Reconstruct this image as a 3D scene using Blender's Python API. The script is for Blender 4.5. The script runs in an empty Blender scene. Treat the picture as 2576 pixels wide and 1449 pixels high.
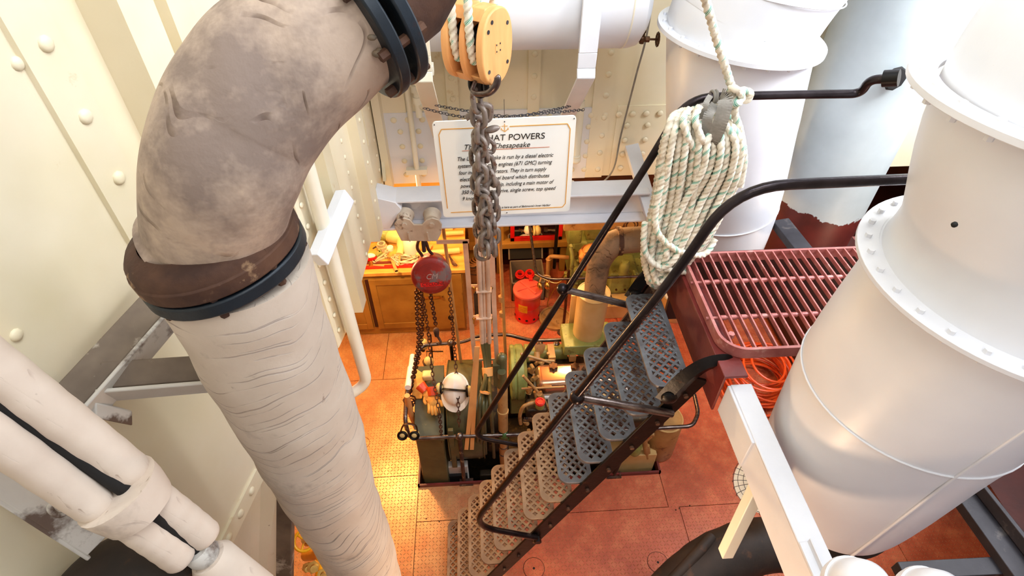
import bpy, bmesh, math, random
from mathutils import Vector as V, Matrix as M
random.seed(7)
PI = math.pi
# ---------------------------------------------------------------- camera model (pixels of the 2576x1449 photograph)
F, CX, CY, H = 1420., 1288., 724.5, 4.3
EZ = V((8, -1525.5, -F)).normalized()
EY = V((-123, -1324.5, F)).normalized()
EY = (EY - EY.dot(EZ)*EZ).normalized()
EX = EY.cross(EZ)
def P(px, py, x=None, y=None, z=None, d=None):
    v = V(((px-CX)/F, (py-CY)/F, 1))
    r = V((v.dot(EX), v.dot(EY), v.dot(EZ)))
    t = x/r.x if x is not None else y/r.y if y is not None else (z-H)/r.z if z is not None else d
    return V((r.x*t, r.y*t, r.z*t + H))
cam = bpy.data.objects.new('camera', bpy.data.cameras.new('camera'))
bpy.context.scene.collection.objects.link(cam)
cam.data.sensor_width = 36; cam.data.lens = 36*F/2576; cam.data.clip_start = .02
cam.matrix_world = M(((EX.x, -EX.y, -EX.z, 0), (EY.x, -EY.y, -EY.z, 0), (EZ.x, -EZ.y, -EZ.z, H), (0, 0, 0, 1)))
sc = bpy.context.scene; sc.camera = cam
sc.view_settings.view_transform = 'Standard'; sc.view_settings.look = 'None'; sc.view_settings.gamma = 1
sc.view_settings.exposure = 0.68
C = sc.collection
# ---------------------------------------------------------------- materials
def lin(c):
    return tuple((a/12.92 if a <= .04045 else ((a+.055)/1.055)**2.4) for a in c)
class N:
    def __init__(s, name):
        s.m = bpy.data.materials.new(name); s.m.use_nodes = True
        s.t = s.m.node_tree; s.b = s.t.nodes['Principled BSDF']
    def n(s, ty, **k):
        o = s.t.nodes.new(ty)
        for a, b in k.items():
            if a.startswith('i_'):
                key = a[2:]; key = int(key) if key.isdigit() else key.replace('_', ' ')
                o.inputs[key].default_value = b
            else: setattr(o, a, b)
        return o
    def l(s, a, b): s.t.links.new(a, b)
    def mth(s, op, a, b=None, c=None):
        o = s.n('ShaderNodeMath', operation=op)
        for i, q in enumerate((a, b, c)):
            if q is None: continue
            if isinstance(q, (int, float)): o.inputs[i].default_value = q
            else: s.l(q, o.inputs[i])
        return o.outputs[0]
    def ramp(s, f, stops):
        o = s.n('ShaderNodeValToRGB'); e = o.color_ramp.elements
        while len(e) < len(stops): e.new(.5)
        for q, (p, c) in zip(e, stops): q.position = p; q.color = (*c, 1) if len(c) == 3 else c
        s.l(f, o.inputs[0]); return o.outputs[0]
    def noise(s, vec, scale, detail=4, rough=.55, dist=0):
        o = s.n('ShaderNodeTexNoise', i_Scale=scale, i_Detail=detail, i_Roughness=rough, i_Distortion=dist)
        s.l(vec, o.inputs['Vector']); return o.outputs[0]
    def mix(s, f, a, b):
        o = s.n('ShaderNodeMix', data_type='RGBA')
        s.l(f, o.inputs[0]) if not isinstance(f, (int, float)) else setattr(o.inputs[0], 'default_value', f)
        for i, q in ((6, a), (7, b)):
            if isinstance(q, tuple): o.inputs[i].default_value = (*q, 1)
            else: s.l(q, o.inputs[i])
        return o.outputs[2]
    def bump(s, h, st=.3, dist=.01, prev=None):
        o = s.n('ShaderNodeBump', i_Strength=st, i_Distance=dist); s.l(h, o.inputs['Height'])
        if prev: s.l(prev, o.inputs['Normal'])
        s.l(o.outputs[0], s.b.inputs['Normal']); return o.outputs[0]
def mk(name, c1, c2=None, sc=5, rough=.45, metal=0, bump=.15, bs=30, spot=None, st=.62, ss=9, stretch=None, coat=0, spot2=None, st2=.7, ss2=30):
    """paint or metal: two tones, optional stains (spot) with their own outline, small surface relief"""
    q = N(name); c1 = lin(c1); c2 = lin(c2) if c2 else tuple(a*.8 for a in c1)
    co = q.n('ShaderNodeTexCoord').outputs['Object']
    if stretch:
        mp = q.n('ShaderNodeMapping'); mp.inputs['Scale'].default_value = stretch; q.l(co, mp.inputs[0]); cs = mp.outputs[0]
    else: cs = co
    col = q.ramp(q.noise(cs, sc), [(.35, c2), (.65, c1)])
    if spot:
        f = q.ramp(q.noise(cs, ss, 6, .65), [(st-.03, (0, 0, 0)), (st+.05, (1, 1, 1))]); col = q.mix(f, col, lin(spot))
    if spot2:
        f = q.ramp(q.noise(cs, ss2, 4, .6), [(st2-.02, (0, 0, 0)), (st2+.03, (1, 1, 1))]); col = q.mix(f, col, lin(spot2))
    q.l(col, q.b.inputs['Base Color'])
    q.b.inputs['Roughness'].default_value = rough; q.b.inputs['Metallic'].default_value = metal
    if coat: q.b.inputs['Coat Weight'].default_value = coat
    if bump: q.bump(q.noise(co, bs), bump, .004)
    return q.m
CREAM = mk('cream_paint', (.92, .88, .78), (.885, .84, .71), 2.2, .42, bump=.25, bs=18, spot=(.80, .70, .50), st=.70, ss=6, spot2=(.55, .40, .25), st2=.765, ss2=26)
CREAM2 = mk('cream_paint_clean', (.93, .91, .85), (.90, .87, .78), 3, .38, bump=.2, bs=25, spot2=(.6, .5, .35), st2=.78, ss2=40)
WHITE = mk('white_paint', (.90, .905, .925), (.86, .865, .89), 2, .38, bump=.18, bs=22, spot2=(.70, .62, .55), st2=.79, ss2=30)
WHITEB = mk('white_beam_paint', (.90, .905, .93), (.86, .87, .90), 4, .4, bump=.25, bs=40, spot2=(.35, .3, .3), st2=.76, ss2=45)
GREYP = mk('grey_trunk_paint', (.74, .78, .80), (.68, .72, .73), 3, .5, bump=.15, bs=20, spot=(.62, .65, .64), st=.62, ss=4, spot2=(.5, .45, .4), st2=.77, ss2=14)
FLWR = None
def floor_mat():
    q = N('red_deck_plate')
    co = q.n('ShaderNodeTexCoord').outputs['Object']
    sp = q.n('ShaderNodeSeparateXYZ'); q.l(co, sp.inputs[0]); X, Y = sp.outputs[0], sp.outputs[1]
    s = 38.
    x, y = q.mth('MULTIPLY', X, s), q.mth('MULTIPLY', Y, s)
    par = q.mth('MODULO', q.mth('ADD', q.mth('ADD', q.mth('FLOOR', x), q.mth('FLOOR', y)), 400), 2)
    sg = q.mth('SUBTRACT', q.mth('MULTIPLY', par, 2), 1)
    fx, fy = q.mth('SUBTRACT', q.mth('FRACT', q.mth('ADD', x, 400)), .5), q.mth('SUBTRACT', q.mth('FRACT', q.mth('ADD', y, 400)), .5)
    fy = q.mth('MULTIPLY', fy, sg)
    u, v = q.mth('ADD', fx, fy), q.mth('SUBTRACT', fx, fy)
    e = q.mth('ADD', q.mth('POWER', q.mth('DIVIDE', u, .56), 2), q.mth('POWER', q.mth('DIVIDE', v, .16), 2))
    h = q.mth('SUBTRACT', 1, q.mth('MINIMUM', e, 1))
    n1 = q.noise(co, 1.6, 5, .6); n2 = q.noise(co, 9, 6, .65)
    n0 = q.mth('ADD', n1, q.mth('MULTIPLY', q.mth('ADD', X, .7), -.30))       # walkway on the left is the most worn
    worn = q.ramp(n0, [(.46, (0, 0, 0)), (.72, (1, 1, 1))])
    c = q.ramp(n2, [(.3, lin((.66, .31, .21))), (.5, lin((.74, .37, .25))), (.72, lin((.82, .48, .33)))])
    c = q.mix(q.mth('MULTIPLY', worn, .75), c, q.ramp(n2, [(.35, lin((.78, .56, .36))), (.65, lin((.86, .70, .48)))]))
    wear_glint = q.mth('MULTIPLY', h, q.mth('ADD', q.mth('MULTIPLY', worn, .45), .35))  # raised bars paler: wear, with highlight put into the colour
    c = q.mix(wear_glint, c, lin((.92, .76, .56)))
    q.l(q.mth('MULTIPLY', worn, .35), q.b.inputs['Metallic'])
    q.l(c, q.b.inputs['Base Color']); q.b.inputs['Roughness'].default_value = .34
    q.bump(h, .8, .006)
    return q.m
FLOOR = floor_mat()
def wrap_mat(name, a, b, dark, wraps, skew, lo, thr=.60, bumpd=.01, grime=(.42, .36, .32), gs=2.5, gt=.58):
    """cloth lagging: fine seams running round the pipe, from the UV map (u metres along, v turn)"""
    q = N(name)
    uv = q.n('ShaderNodeTexCoord').outputs['UV']
    sp = q.n('ShaderNodeSeparateXYZ'); q.l(uv, sp.inputs[0])
    a1 = q.mth('MULTIPLY', sp.outputs[1], 2*PI)
    cx, sx = q.mth('COSINE', a1), q.mth('SINE', a1)
    u = q.mth('ADD', sp.outputs[0], q.mth('MULTIPLY', cx, skew))
    def cb(k, w):
        o = q.n('ShaderNodeCombineXYZ'); q.l(q.mth('MULTIPLY', u, w), o.inputs[0])
        q.l(q.mth('MULTIPLY', cx, k), o.inputs[1]); q.l(q.mth('MULTIPLY', sx, k), o.inputs[2]); return o.outputs[0]
    def seams(W, amp, wd):
        nz = q.noise(cb(.55, 1.7), 1., 2, .5)
        s_ = q.mth('FRACT', q.mth('ADD', q.mth('MULTIPLY', u, W), q.mth('MULTIPLY', nz, amp)))
        return s_, q.ramp(s_, [(0, (1, 1, 1)), (wd, (0, 0, 0))])
    s1, line = seams(wraps, 3.2, .07); s2, line2 = seams(wraps*2.15, 6.5, .10)
    n3 = s1
    bk = lambda k, w, l: q.ramp(q.noise(cb(k, w), 1., 3), [(l, (0, 0, 0)), (l+.13, (1, 1, 1))])
    ln = q.mth('MAXIMUM', q.mth('MULTIPLY', line, bk(1.3, 6, lo)), q.mth('MULTIPLY', line2, bk(1.6, 9, lo+.05)))
    ln = q.mth('MULTIPLY', ln, .8)
    co = q.n('ShaderNodeTexCoord').outputs['Object']
    base = q.ramp(q.noise(co, 3.2, 6, .6), [(.3, lin(b)), (.7, lin(a))])
    g = q.ramp(q.noise(co, gs, 6, .7), [(gt, (0, 0, 0)), (gt+.14, (.75, .75, .75))])
    base = q.mix(g, base, lin(grime))
    gsp = q.ramp(q.noise(co, 28, 3, .6), [(.70, (0, 0, 0)), (.76, (.7, .7, .7))])
    base = q.mix(gsp, base, lin((.5, .42, .36)))
    base = q.mix(ln, base, lin(dark))
    q.l(base, q.b.inputs['Base Color']); q.b.inputs['Roughness'].default_value = .75
    hh = q.mth('ADD', q.mth('SUBTRACT', q.mth('MULTIPLY', s1, .45), q.mth('MULTIPLY', ln, .5)), q.mth('MULTIPLY', q.noise(co, 22, 4), .25))
    q.bump(hh, .8, bumpd)
    return q.m
WRAP = wrap_mat('lagging_cloth', (.81, .755, .70), (.72, .66, .60), (.38, .28, .25), 13, .05, .40)
WRAPE = wrap_mat('lagging_cloth_elbow', (.76, .68, .61), (.64, .56, .50), (.34, .25, .21), 6, .10, .50, grime=(.42, .36, .34), gs=3.0, gt=.47, bumpd=.016)
WRAPD = wrap_mat('lagging_cloth_dark', (.62, .50, .38), (.42, .36, .30), (.2, .15, .12), 6, .02, .45, grime=(.22, .22, .20), gs=4, gt=.5)
JACK = wrap_mat('lagging_jacket', (.84, .785, .73), (.76, .69, .63), (.45, .33, .28), 3, .01, .55, bumpd=.006)
FLG = mk('blue_black_flange', (.10, .14, .18), (.06, .09, .12), 6, .42, .3, bump=.3, spot=(.25, .12, .08), st=.66, ss=12)
RUST = mk('rusty_brown_iron', (.36, .24, .17), (.22, .13, .10), 9, .75, .2, bump=.8, bs=30, spot=(.62, .50, .38), st=.60, ss=11)
GRIME = mk('grimy_grey_paint', (.80, .79, .77), (.74, .72, .69), 4, .6, bump=.4, bs=30, spot=(.38, .31, .27), st=.55, ss=5)
GRIMD = mk('dirty_brown_paint', (.50, .44, .38), (.34, .29, .25), 5, .7, bump=.5, bs=30, spot=(.72, .68, .62), st=.60, ss=7)
DARKB = mk('dark_brown_hide', (.20, .15, .12), (.12, .10, .09), 6, .7, bump=.4, spot=(.30, .2, .14), st=.62)
DARKG = mk('dark_grey_steel', (.23, .22, .24), (.15, .14, .16), 5, .55, .2, bump=.3, spot=(.36, .34, .33), st=.64)
BLACK = mk('black_iron', (.075, .06, .06), (.05, .04, .045), 8, .38, .5, bump=.3, spot=(.20, .12, .08), st=.64, ss=14)
VOID = mk('void_black', (.05, .035, .03), (.03, .02, .02), 5, .8, bump=0)  # near-black; shade inside holes and gaps put into the colour
PIPEB = mk('worn_black_pipe', (.20, .17, .18), (.13, .10, .105), 10, .28, .75, bump=.2, bs=60, spot=(.42, .36, .34), st=.66, ss=20)
PIPEW = mk('worn_bare_pipe', (.50, .46, .44), (.30, .25, .24), 14, .3, .85, bump=.2, bs=60, stretch=(1, 6, 1))
STEEL = mk('weathered_grey_step', (.52, .54, .56), (.40, .39, .40), 9, .42, .55, bump=.4, bs=45, spot=(.33, .24, .20), st=.58, ss=10)
STEELR = mk('rusted_warm_tint_step', (.66, .56, .45), (.52, .42, .33), 9, .5, .3, bump=.4, bs=45, spot=(.42, .26, .18), st=.60, ss=12)  # rusty lower treads; tint of the warm light put into the tan
IRONC = mk('old_chain_iron', (.54, .49, .455), (.42, .37, .34), 12, .42, .25, bump=.4, bs=60, spot=(.36, .24, .18), st=.58, ss=24)
RCHAIN = mk('rusty_chain', (.36, .20, .12), (.22, .12, .08), 30, .5, .5, bump=.2)
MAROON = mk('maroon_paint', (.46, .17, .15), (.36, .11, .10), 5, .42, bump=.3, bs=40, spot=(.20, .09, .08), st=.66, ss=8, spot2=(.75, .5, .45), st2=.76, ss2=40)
DMAR = mk('shade_dark_maroon', (.24, .075, .055), (.16, .045, .035), 5, .6, bump=.2)  # maroon darkened; shade below the grating put into the colour
GRATE = mk('pink_worn_grating', (.70, .44, .42), (.60, .32, .30), 14, .4, .1, bump=.2, bs=50, spot=(.72, .52, .49), st=.60, ss=18)
TOOL = mk('pale_tool_steel', (.80, .77, .68), (.68, .63, .52), 12, .35, .15, bump=.1)
WOOD = mk('varnished_block_wood', (.90, .67, .42), (.85, .58, .34), 3, .42, bump=.12, bs=50, stretch=(6, 6, 1), spot=(.45, .33, .26), st=.69, ss=10)
PLY = mk('yellow_ply', (.88, .68, .34), (.78, .56, .24), 4, .5, bump=.1, stretch=(1, 5, 1), spot=(.6, .4, .2), st=.7)
CABW = mk('ochre_cabinet_paint', (.66, .50, .22), (.56, .40, .15), 4, .5, bump=.15, bs=30, spot=(.45, .30, .12), st=.66, ss=5)
GREEN = mk('engine_green', (.62, .64, .36), (.48, .52, .28), 6, .4, .05, bump=.25, bs=35, spot=(.38, .33, .18), st=.6, ss=9)
DGREEN = mk('generator_olive', (.36, .35, .22), (.26, .26, .17), 5, .38, .1, bump=.2, spot=(.55, .48, .30), st=.66, ss=7)
DENG = mk('oily_engine_iron', (.26, .20, .12), (.13, .10, .07), 10, .5, .3, bump=.5, bs=40, spot=(.40, .32, .18), st=.60, ss=16)
COPP = mk('bronze_sheen_cover', (.86, .68, .55), (.78, .58, .45), 3, .22, .85, bump=.05, spot=(.6, .42, .32), st=.7)
TAN = mk('tan_pipe_paint', (.74, .58, .36), (.62, .45, .26), 6, .42, bump=.25, spot=(.45, .30, .16), st=.62)
CRPIPE = mk('cream_column_paint', (.86, .74, .52), (.80, .66, .42), 5, .35, bump=.15, spot=(.6, .42, .25), st=.7)
RED = mk('bright_red_enamel', (.86, .09, .09), (.76, .05, .05), 4, .3, bump=.05, coat=.3)
REDL = mk('red_can_lid', (.90, .42, .36), (.84, .34, .28), 4, .3, bump=.05)
HOIST = mk('red_hoist_casting', (.62, .16, .13), (.50, .12, .10), 6, .45, .2, bump=.25, spot=(.46, .38, .38), st=.53, ss=8)
TROL = mk('painted_trolley_iron', (.82, .77, .70), (.74, .67, .59), 8, .45, .2, bump=.35, bs=40, spot=(.45, .32, .24), st=.63, ss=14)
BRASS = mk('brass', (.80, .66, .36), (.62, .45, .22), 10, .28, .9, bump=.1)
BRONZ = mk('dark_bronze', (.36, .24, .15), (.22, .14, .09), 20, .4, .7, bump=.3)
YEL = mk('yellow_enamel', (.90, .70, .10), (.80, .58, .05), 6, .3, bump=.1)
PLAST = mk('white_plastic', (.94, .93, .90), (.92, .91, .87), 3, .4, bump=0)
HATM = mk('hard_hat_white', (.95, .94, .90), (.93, .91, .86), 4, .25, bump=0, spot=(.72, .60, .42), st=.70, ss=10)
MUFF = mk('cream_ear_cup', (.88, .80, .56), (.82, .72, .46), 5, .4, bump=0)
LEATH = mk('tan_leather', (.88, .66, .32), (.78, .54, .24), 9, .7, bump=.5, bs=50)
ORANG = mk('orange_rubber', (.90, .35, .12), (.80, .26, .08), 5, .4, bump=0)
GREYF = mk('grey_webbing', (.55, .53, .50), (.48, .46, .43), 30, .8, bump=.3, bs=120)
TOTE = mk('grey_plastic', (.52, .47, .42), (.46, .42, .37), 5, .5, bump=.05)
SIGNW = mk('sign_white', (.95, .955, .94), (.94, .945, .93), 3, .4, bump=0)
GOLD = mk('sign_gold', (.88, .66, .32), (.84, .60, .28), 5, .45, bump=0)
INK = mk('sign_ink', (.05, .05, .05), (.04, .04, .04), 5, .5, bump=0)
INKR = mk('red_brown_ink', (.80, .45, .30), (.74, .4, .26), 5, .5, bump=0)
LETR = mk('dark_red_lettering', (.22, .03, .03), (.2, .03, .03), 5, .5, bump=0)
PALE = mk('pale_print', (.74, .64, .60), (.6, .5, .48), 40, .5, bump=0)
TAPE = mk('tan_slat_wood', (.90, .68, .42), (.84, .58, .34), 6, .5, bump=.1, stretch=(1, 1, .3), spot=(.6, .4, .2), st=.68)
CONDP = mk('pinkish_conduit_paint', (.88, .78, .70), (.80, .68, .58), 8, .4, bump=.15, spot2=(.45, .25, .18), st2=.72, ss2=22)
GLASS = None
def glass_mat():
    q = N('window_glass'); q.b.inputs['Base Color'].default_value = (.9, .95, .93, 1)
    q.b.inputs['Transmission Weight'].default_value = 1; q.b.inputs['Roughness'].default_value = .02; return q.m
GLASS = glass_mat()
def rope_mat():
    q = N('three_strand_rope')
    uv = q.n('ShaderNodeTexCoord').outputs['UV']
    sp = q.n('ShaderNodeSeparateXYZ'); q.l(uv, sp.inputs[0])
    v = sp.outputs[1]; d = q.mth('ABSOLUTE', q.mth('SUBTRACT', v, .5))
    fl = q.mth('MULTIPLY', q.mth('LESS_THAN', d, .10), q.mth('GREATER_THAN', q.mth('ABSOLUTE', q.mth('SUBTRACT', d, .05)), .014))
    co = q.n('ShaderNodeTexCoord').outputs['Object']
    c = q.ramp(q.noise(co, 14), [(.3, lin((.82, .78, .70))), (.7, lin((.94, .92, .86)))])
    fl = q.mth('MULTIPLY', fl, q.ramp(q.noise(co, 16, 2), [(.44, (0, 0, 0)), (.5, (.9, .9, .9))]))
    c = q.mix(fl, c, lin((.22, .62, .54)))
    gv = q.ramp(q.mth('ABSOLUTE', q.mth('SUBTRACT', v, .5)), [(.36, (0, 0, 0)), (.5, (.55, .55, .55))]); c = q.mix(gv, c, lin((.62, .55, .45)))
    q.l(c, q.b.inputs['Base Color']); q.b.inputs['Roughness'].default_value = .7
    return q.m
ROPE = rope_mat()
def peel_mat():
    """grey paint that has flaked off near the foot and bares red primer"""
    q = N('flaking_grey_paint')
    g = q.n('ShaderNodeNewGeometry').outputs['Position']
    sp = q.n('ShaderNodeSeparateXYZ'); q.l(g, sp.inputs[0])
    n = q.noise(g, 6, 6, .65)
    f = q.mth('ADD', q.mth('MULTIPLY', q.mth('SUBTRACT', sp.outputs[2], 2.30), 5), q.mth('SUBTRACT', n, .5))
    f = q.mth('ADD', f, q.mth('MULTIPLY', q.mth('SUBTRACT', sp.outputs[0], 2.2), .8))
    base = q.ramp(q.noise(g, 2.5, 5), [(.3, lin((.66, .70, .71))), (.7, lin((.76, .80, .81)))])
    c = q.mix(q.ramp(f, [(.0, (1, 1, 1)), (.02, (0, 0, 0))]), base, q.ramp(q.noise(g, 8), [(.3, lin((.28, .08, .07))), (.7, lin((.38, .12, .10)))]))
    q.l(c, q.b.inputs['Base Color']); q.b.inputs['Roughness'].default_value = .5
    q.bump(f, .2, .004)
    return q.m
PEEL = peel_mat()
# ---------------------------------------------------------------- mesh builder
def basis(a):
    a = a.normalized(); h = V((0, 0, 1)) if abs(a.z) < .9 else V((1, 0, 0))
    u = h.cross(a).normalized(); return u, a.cross(u), a
class B:
    def __init__(s): s.v = []; s.f = []; s.uv = {}; s.sm = []
    def add(s, vs, fs, smooth=True, uvs=None):
        o = len(s.v); s.v += [V(q) for q in vs]
        for i, f in enumerate(fs):
            if uvs: s.uv[len(s.f)] = uvs[i]
            s.f.append([o+k for k in f]); s.sm.append(smooth)
        return s
    def hexa(s, a, b):   # a: 4 bottom corners, b: 4 top corners
        return s.add(list(a)+list(b), [(3, 2, 1, 0), (4, 5, 6, 7), (0, 1, 5, 4), (1, 2, 6, 5), (2, 3, 7, 6), (3, 0, 4, 7)], False)
    def box(s, x0, x1, y0, y1, z0, z1):
        return s.hexa([(x0, y0, z0), (x1, y0, z0), (x1, y1, z0), (x0, y1, z0)], [(x0, y0, z1), (x1, y0, z1), (x1, y1, z1), (x0, y1, z1)])
    def obox(s, c, u, v, w):   # centre and three half vectors
        c, u, v, w = V(c), V(u), V(v), V(w)
        return s.hexa([c-u-v-w, c+u-v-w, c+u+v-w, c-u+v-w], [c-u-v+w, c+u-v+w, c+u+v+w, c-u+v+w])
    def rbox(s, x0, x1, y0, y1, z0, z1, r=.02, n=3):   # rounded box
        bm = bmesh.new(); bmesh.ops.create_cube(bm, size=1)
        for q in bm.verts: q.co = V(((x0+x1)/2+q.co.x*(x1-x0), (y0+y1)/2+q.co.y*(y1-y0), (z0+z1)/2+q.co.z*(z1-z0)))
        bmesh.ops.bevel(bm, geom=bm.edges[:], offset=r, segments=n, affect='EDGES', profile=.5)
        bm.verts.index_update(); s.add([q.co.copy() for q in bm.verts], [[q.index for q in f.verts] for f in bm.faces]); bm.free(); return s
    def bar(s, a, b, w, h, up=(0, 0, 1)):   # rectangular bar a-b, w sideways, h along up
        a, b = V(a), V(b); d = (b-a).normalized(); u = d.cross(V(up)).normalized(); v = u.cross(d).normalized()
        return s.obox((a+b)/2, u*w/2, (b-a)/2, v*h/2)
    def tube(s, pts, r, n=12, closed=False, cap=True, shape=None, sx=1):
        pts = [V(p) for p in pts]; k = len(pts)
        rs = r if isinstance(r, (list, tuple)) else [r]*k
        T = []
        for i in range(k):
            a = pts[(i-1) % k] if closed or i > 0 else pts[0]; b = pts[(i+1) % k] if closed or i < k-1 else pts[-1]
            T.append((b-a).normalized() if (b-a).length > 1e-9 else V((0, 0, 1)))
        u = basis(T[0])[0]; L = 0; vs = []; Ls = []
        for i in range(k):
            u = (u-u.dot(T[i])*T[i]).normalized(); w = T[i].cross(u)
            if i: L += (pts[i]-pts[i-1]).length
            Ls.append(L)
            for j in range(n):
                t = 2*PI*j/n; rr = rs[i]*(shape(t, L) if shape else 1)
                vs.append(pts[i]+u*math.cos(t)*rr*sx+w*math.sin(t)*rr)
        fs = []; uvs = []
        for i in range(k if closed else k-1):
            for j in range(n):
                a, b = i*n+j, i*n+(j+1) % n; c, d = ((i+1) % k)*n+(j+1) % n, ((i+1) % k)*n+j
                fs.append((a, b, c, d)); l0 = Ls[i]; l1 = Ls[i+1] if i+1 < k else Ls[i]+.01
                uvs.append([(l0, j/n), (l0, (j+1)/n), (l1, (j+1)/n), (l1, j/n)])
        s.add(vs, fs, True, uvs)
        if cap and not closed:
            s.add([vs[j] for j in range(n)], [list(range(n))[::-1]], False)
            s.add([vs[(k-1)*n+j] for j in range(n)], [list(range(n))], False)
        return s
    def cyl(s, a, b, r, r2=None, n=24, cap=True): return s.tube([a, b], [r, r if r2 is None else r2], n, cap=cap)
    def ring(s, c, ax, ro, ri, h, n=40):   # flat ring (flange) height h centred on c
        u, w, a = basis(V(ax)); c = V(c); vs = []
        for j in range(n):
            t = 2*PI*j/n; e = u*math.cos(t)+w*math.sin(t)
            vs += [c+e*ri-a*h/2, c+e*ro-a*h/2, c+e*ro+a*h/2, c+e*ri+a*h/2]
        fs = []
        for j in range(n):
            o, q = 4*j, 4*((j+1) % n)
            for m in range(4): fs.append((o+m, q+m, q+(m+1) % 4, o+(m+1) % 4))
        return s.add(vs, fs, True)
    def lathe(s, c, ax, prof, n=24):   # prof: (radius, height along ax)
        u, w, a = basis(V(ax)); c = V(c); vs = []; fs = []
        for r, h in prof:
            for j in range(n):
                t = 2*PI*j/n; vs.append(c+a*h+(u*math.cos(t)+w*math.sin(t))*max(r, 1e-5))
        for i in range(len(prof)-1):
            for j in range(n): fs.append((i*n+j, i*n+(j+1) % n, (i+1)*n+(j+1) % n, (i+1)*n+j))
        return s.add(vs, fs, True)
    def sph(s, c, r, sc_=(1, 1, 1), n=14, rot=None):
        c = V(c); vs = []; fs = []; m = n//2+1
        for i in range(m+1):
            for j in range(n):
                p, t = PI*i/m, 2*PI*j/n
                q = V((math.sin(p)*math.cos(t)*sc_[0], math.sin(p)*math.sin(t)*sc_[1], math.cos(p)*sc_[2]))*r
                if rot: q = rot @ q
                vs.append(c+q)
        for i in range(m):
            for j in range(n): fs.append((i*n+j, (i+1)*n+j, (i+1)*n+(j+1) % n, i*n+(j+1) % n))
        return s.add(vs, fs, True)
    def tor(s, c, ax, R, r, n=28, m=10, a0=0, a1=2*PI):
        u, w, a = basis(V(ax)); full = abs(a1-a0-2*PI) < 1e-6
        k = n if full else n+1
        pts = [V(c)+(u*math.cos(a0+(a1-a0)*j/n)+w*math.sin(a0+(a1-a0)*j/n))*R for j in range(k)]
        return s.tube(pts, r, m, closed=full)
    def prism(s, pts, d):   # polygon extruded by d
        pts = [V(p) for p in pts]; d = V(d); k = len(pts)
        return s.add(pts+[p+d for p in pts], [list(range(k))[::-1], [k+i for i in range(k)]]+[(i, (i+1) % k, k+(i+1) % k, k+i) for i in range(k)], False)
    def riv(s, c, ax, r, h=None):   # domed rivet head
        h = h or r*.5
        return s.lathe(c, ax, [(r, -.001), (r*.97, h*.35), (r*.75, h*.75), (r*.4, h*.95), (0, h)], 10)
    def hexn(s, c, ax, r, h):
        return s.tube([V(c), V(c)+V(ax).normalized()*h], r, 6)
    def build(s, name, mat, parent=None, bevel=0, seg=2, angle=40):
        me = bpy.data.meshes.new(name)
        if parent is not None:
            p, o = V((0, 0, 0)), parent
            while o is not None: p += V(o.location); o = o.parent
        else:
            xs, ys, zs = [q.x for q in s.v], [q.y for q in s.v], [q.z for q in s.v]
            p = V(((min(xs)+max(xs))/2, (min(ys)+max(ys))/2, min(zs)))
        me.from_pydata([q-p for q in s.v], [], s.f)
        if s.uv:
            uvl = me.uv_layers.new(name='UVMap')
            for i, po in enumerate(me.polygons):
                if i in s.uv:
                    for k, li in enumerate(po.loop_indices): uvl.data[li].uv = s.uv[i][k]
        bm = bmesh.new(); bm.from_mesh(me); bmesh.ops.recalc_face_normals(bm, faces=bm.faces[:]); bm.to_mesh(me); bm.free()
        me.polygons.foreach_set('use_smooth', [True]*len(me.polygons))
        me.set_sharp_from_angle(angle=math.radians(angle))
        me.materials.append(mat)
        o = bpy.data.objects.new(name, me); C.objects.link(o)
        if parent is not None: o.parent = parent
        else: o.location = p
        if bevel:
            md = o.modifiers.new('bevel', 'BEVEL'); md.width = bevel; md.segments = seg; md.limit_method = 'ANGLE'; md.angle_limit = math.radians(35)
        return o
def thing(name, label, cat, loc, group=None):
    o = bpy.data.objects.new(name, None); C.objects.link(o); o.location = V(loc); o.empty_display_size = .05
    o['label'] = label; o['category'] = cat
    if group: o['group'] = group
    return o
def tag(o, label, cat, group=None, kind=None):
    o['label'] = label; o['category'] = cat
    if group: o['group'] = group
    if kind: o['kind'] = kind
    return o
def struct(o, label=None, cat=None):
    o['kind'] = 'structure'
    if label: o['label'] = label; o['category'] = cat
    return o
def copy_tree(o, parent=None):
    c = o.copy(); C.objects.link(c)
    if parent is not None: c.parent = parent
    for ch in o.children: copy_tree(ch, c)
    return c
def bez(pts, n=8, closed=False):   # Catmull-Rom through points
    pts = [V(p) for p in pts]; out = []; k = len(pts)
    for i in range(k if closed else k-1):
        g = lambda j: pts[j % k] if closed else pts[max(0, min(k-1, j))]
        a, b, c, d = g(i-1), g(i), g(i+1), g(i+2)
        for q in range(n):
            t = q/n; out.append(.5*((2*b)+(c-a)*t+(2*a-5*b+4*c-d)*t*t+(3*b-a-3*c+d)*t*t*t))
    if not closed: out.append(pts[-1])
    return out
def fillet(pts, r, n=6):   # straight runs with rounded corners
    pts = [V(p) for p in pts]; out = [pts[0]]
    for i in range(1, len(pts)-1):
        a, b, c = pts[i-1], pts[i], pts[i+1]; rr = min(r, (a-b).length*.45, (c-b).length*.45)
        p, q = b+(a-b).normalized()*rr, b+(c-b).normalized()*rr
        for k in range(n+1):
            t = k/n; out.append(p*(1-t)**2+b*2*t*(1-t)+q*t*t)
    out.append(pts[-1]); return out
def resample(pts, step):
    pts = [V(p) for p in pts]; out = [pts[0]]; acc = 0
    for a, b in zip(pts, pts[1:]):
        L = (b-a).length
        if L < 1e-9: continue
        t = step-acc
        while t <= L: out.append(a+(b-a)*(t/L)); t += step
        acc = (acc+L) % step
    return out
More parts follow.
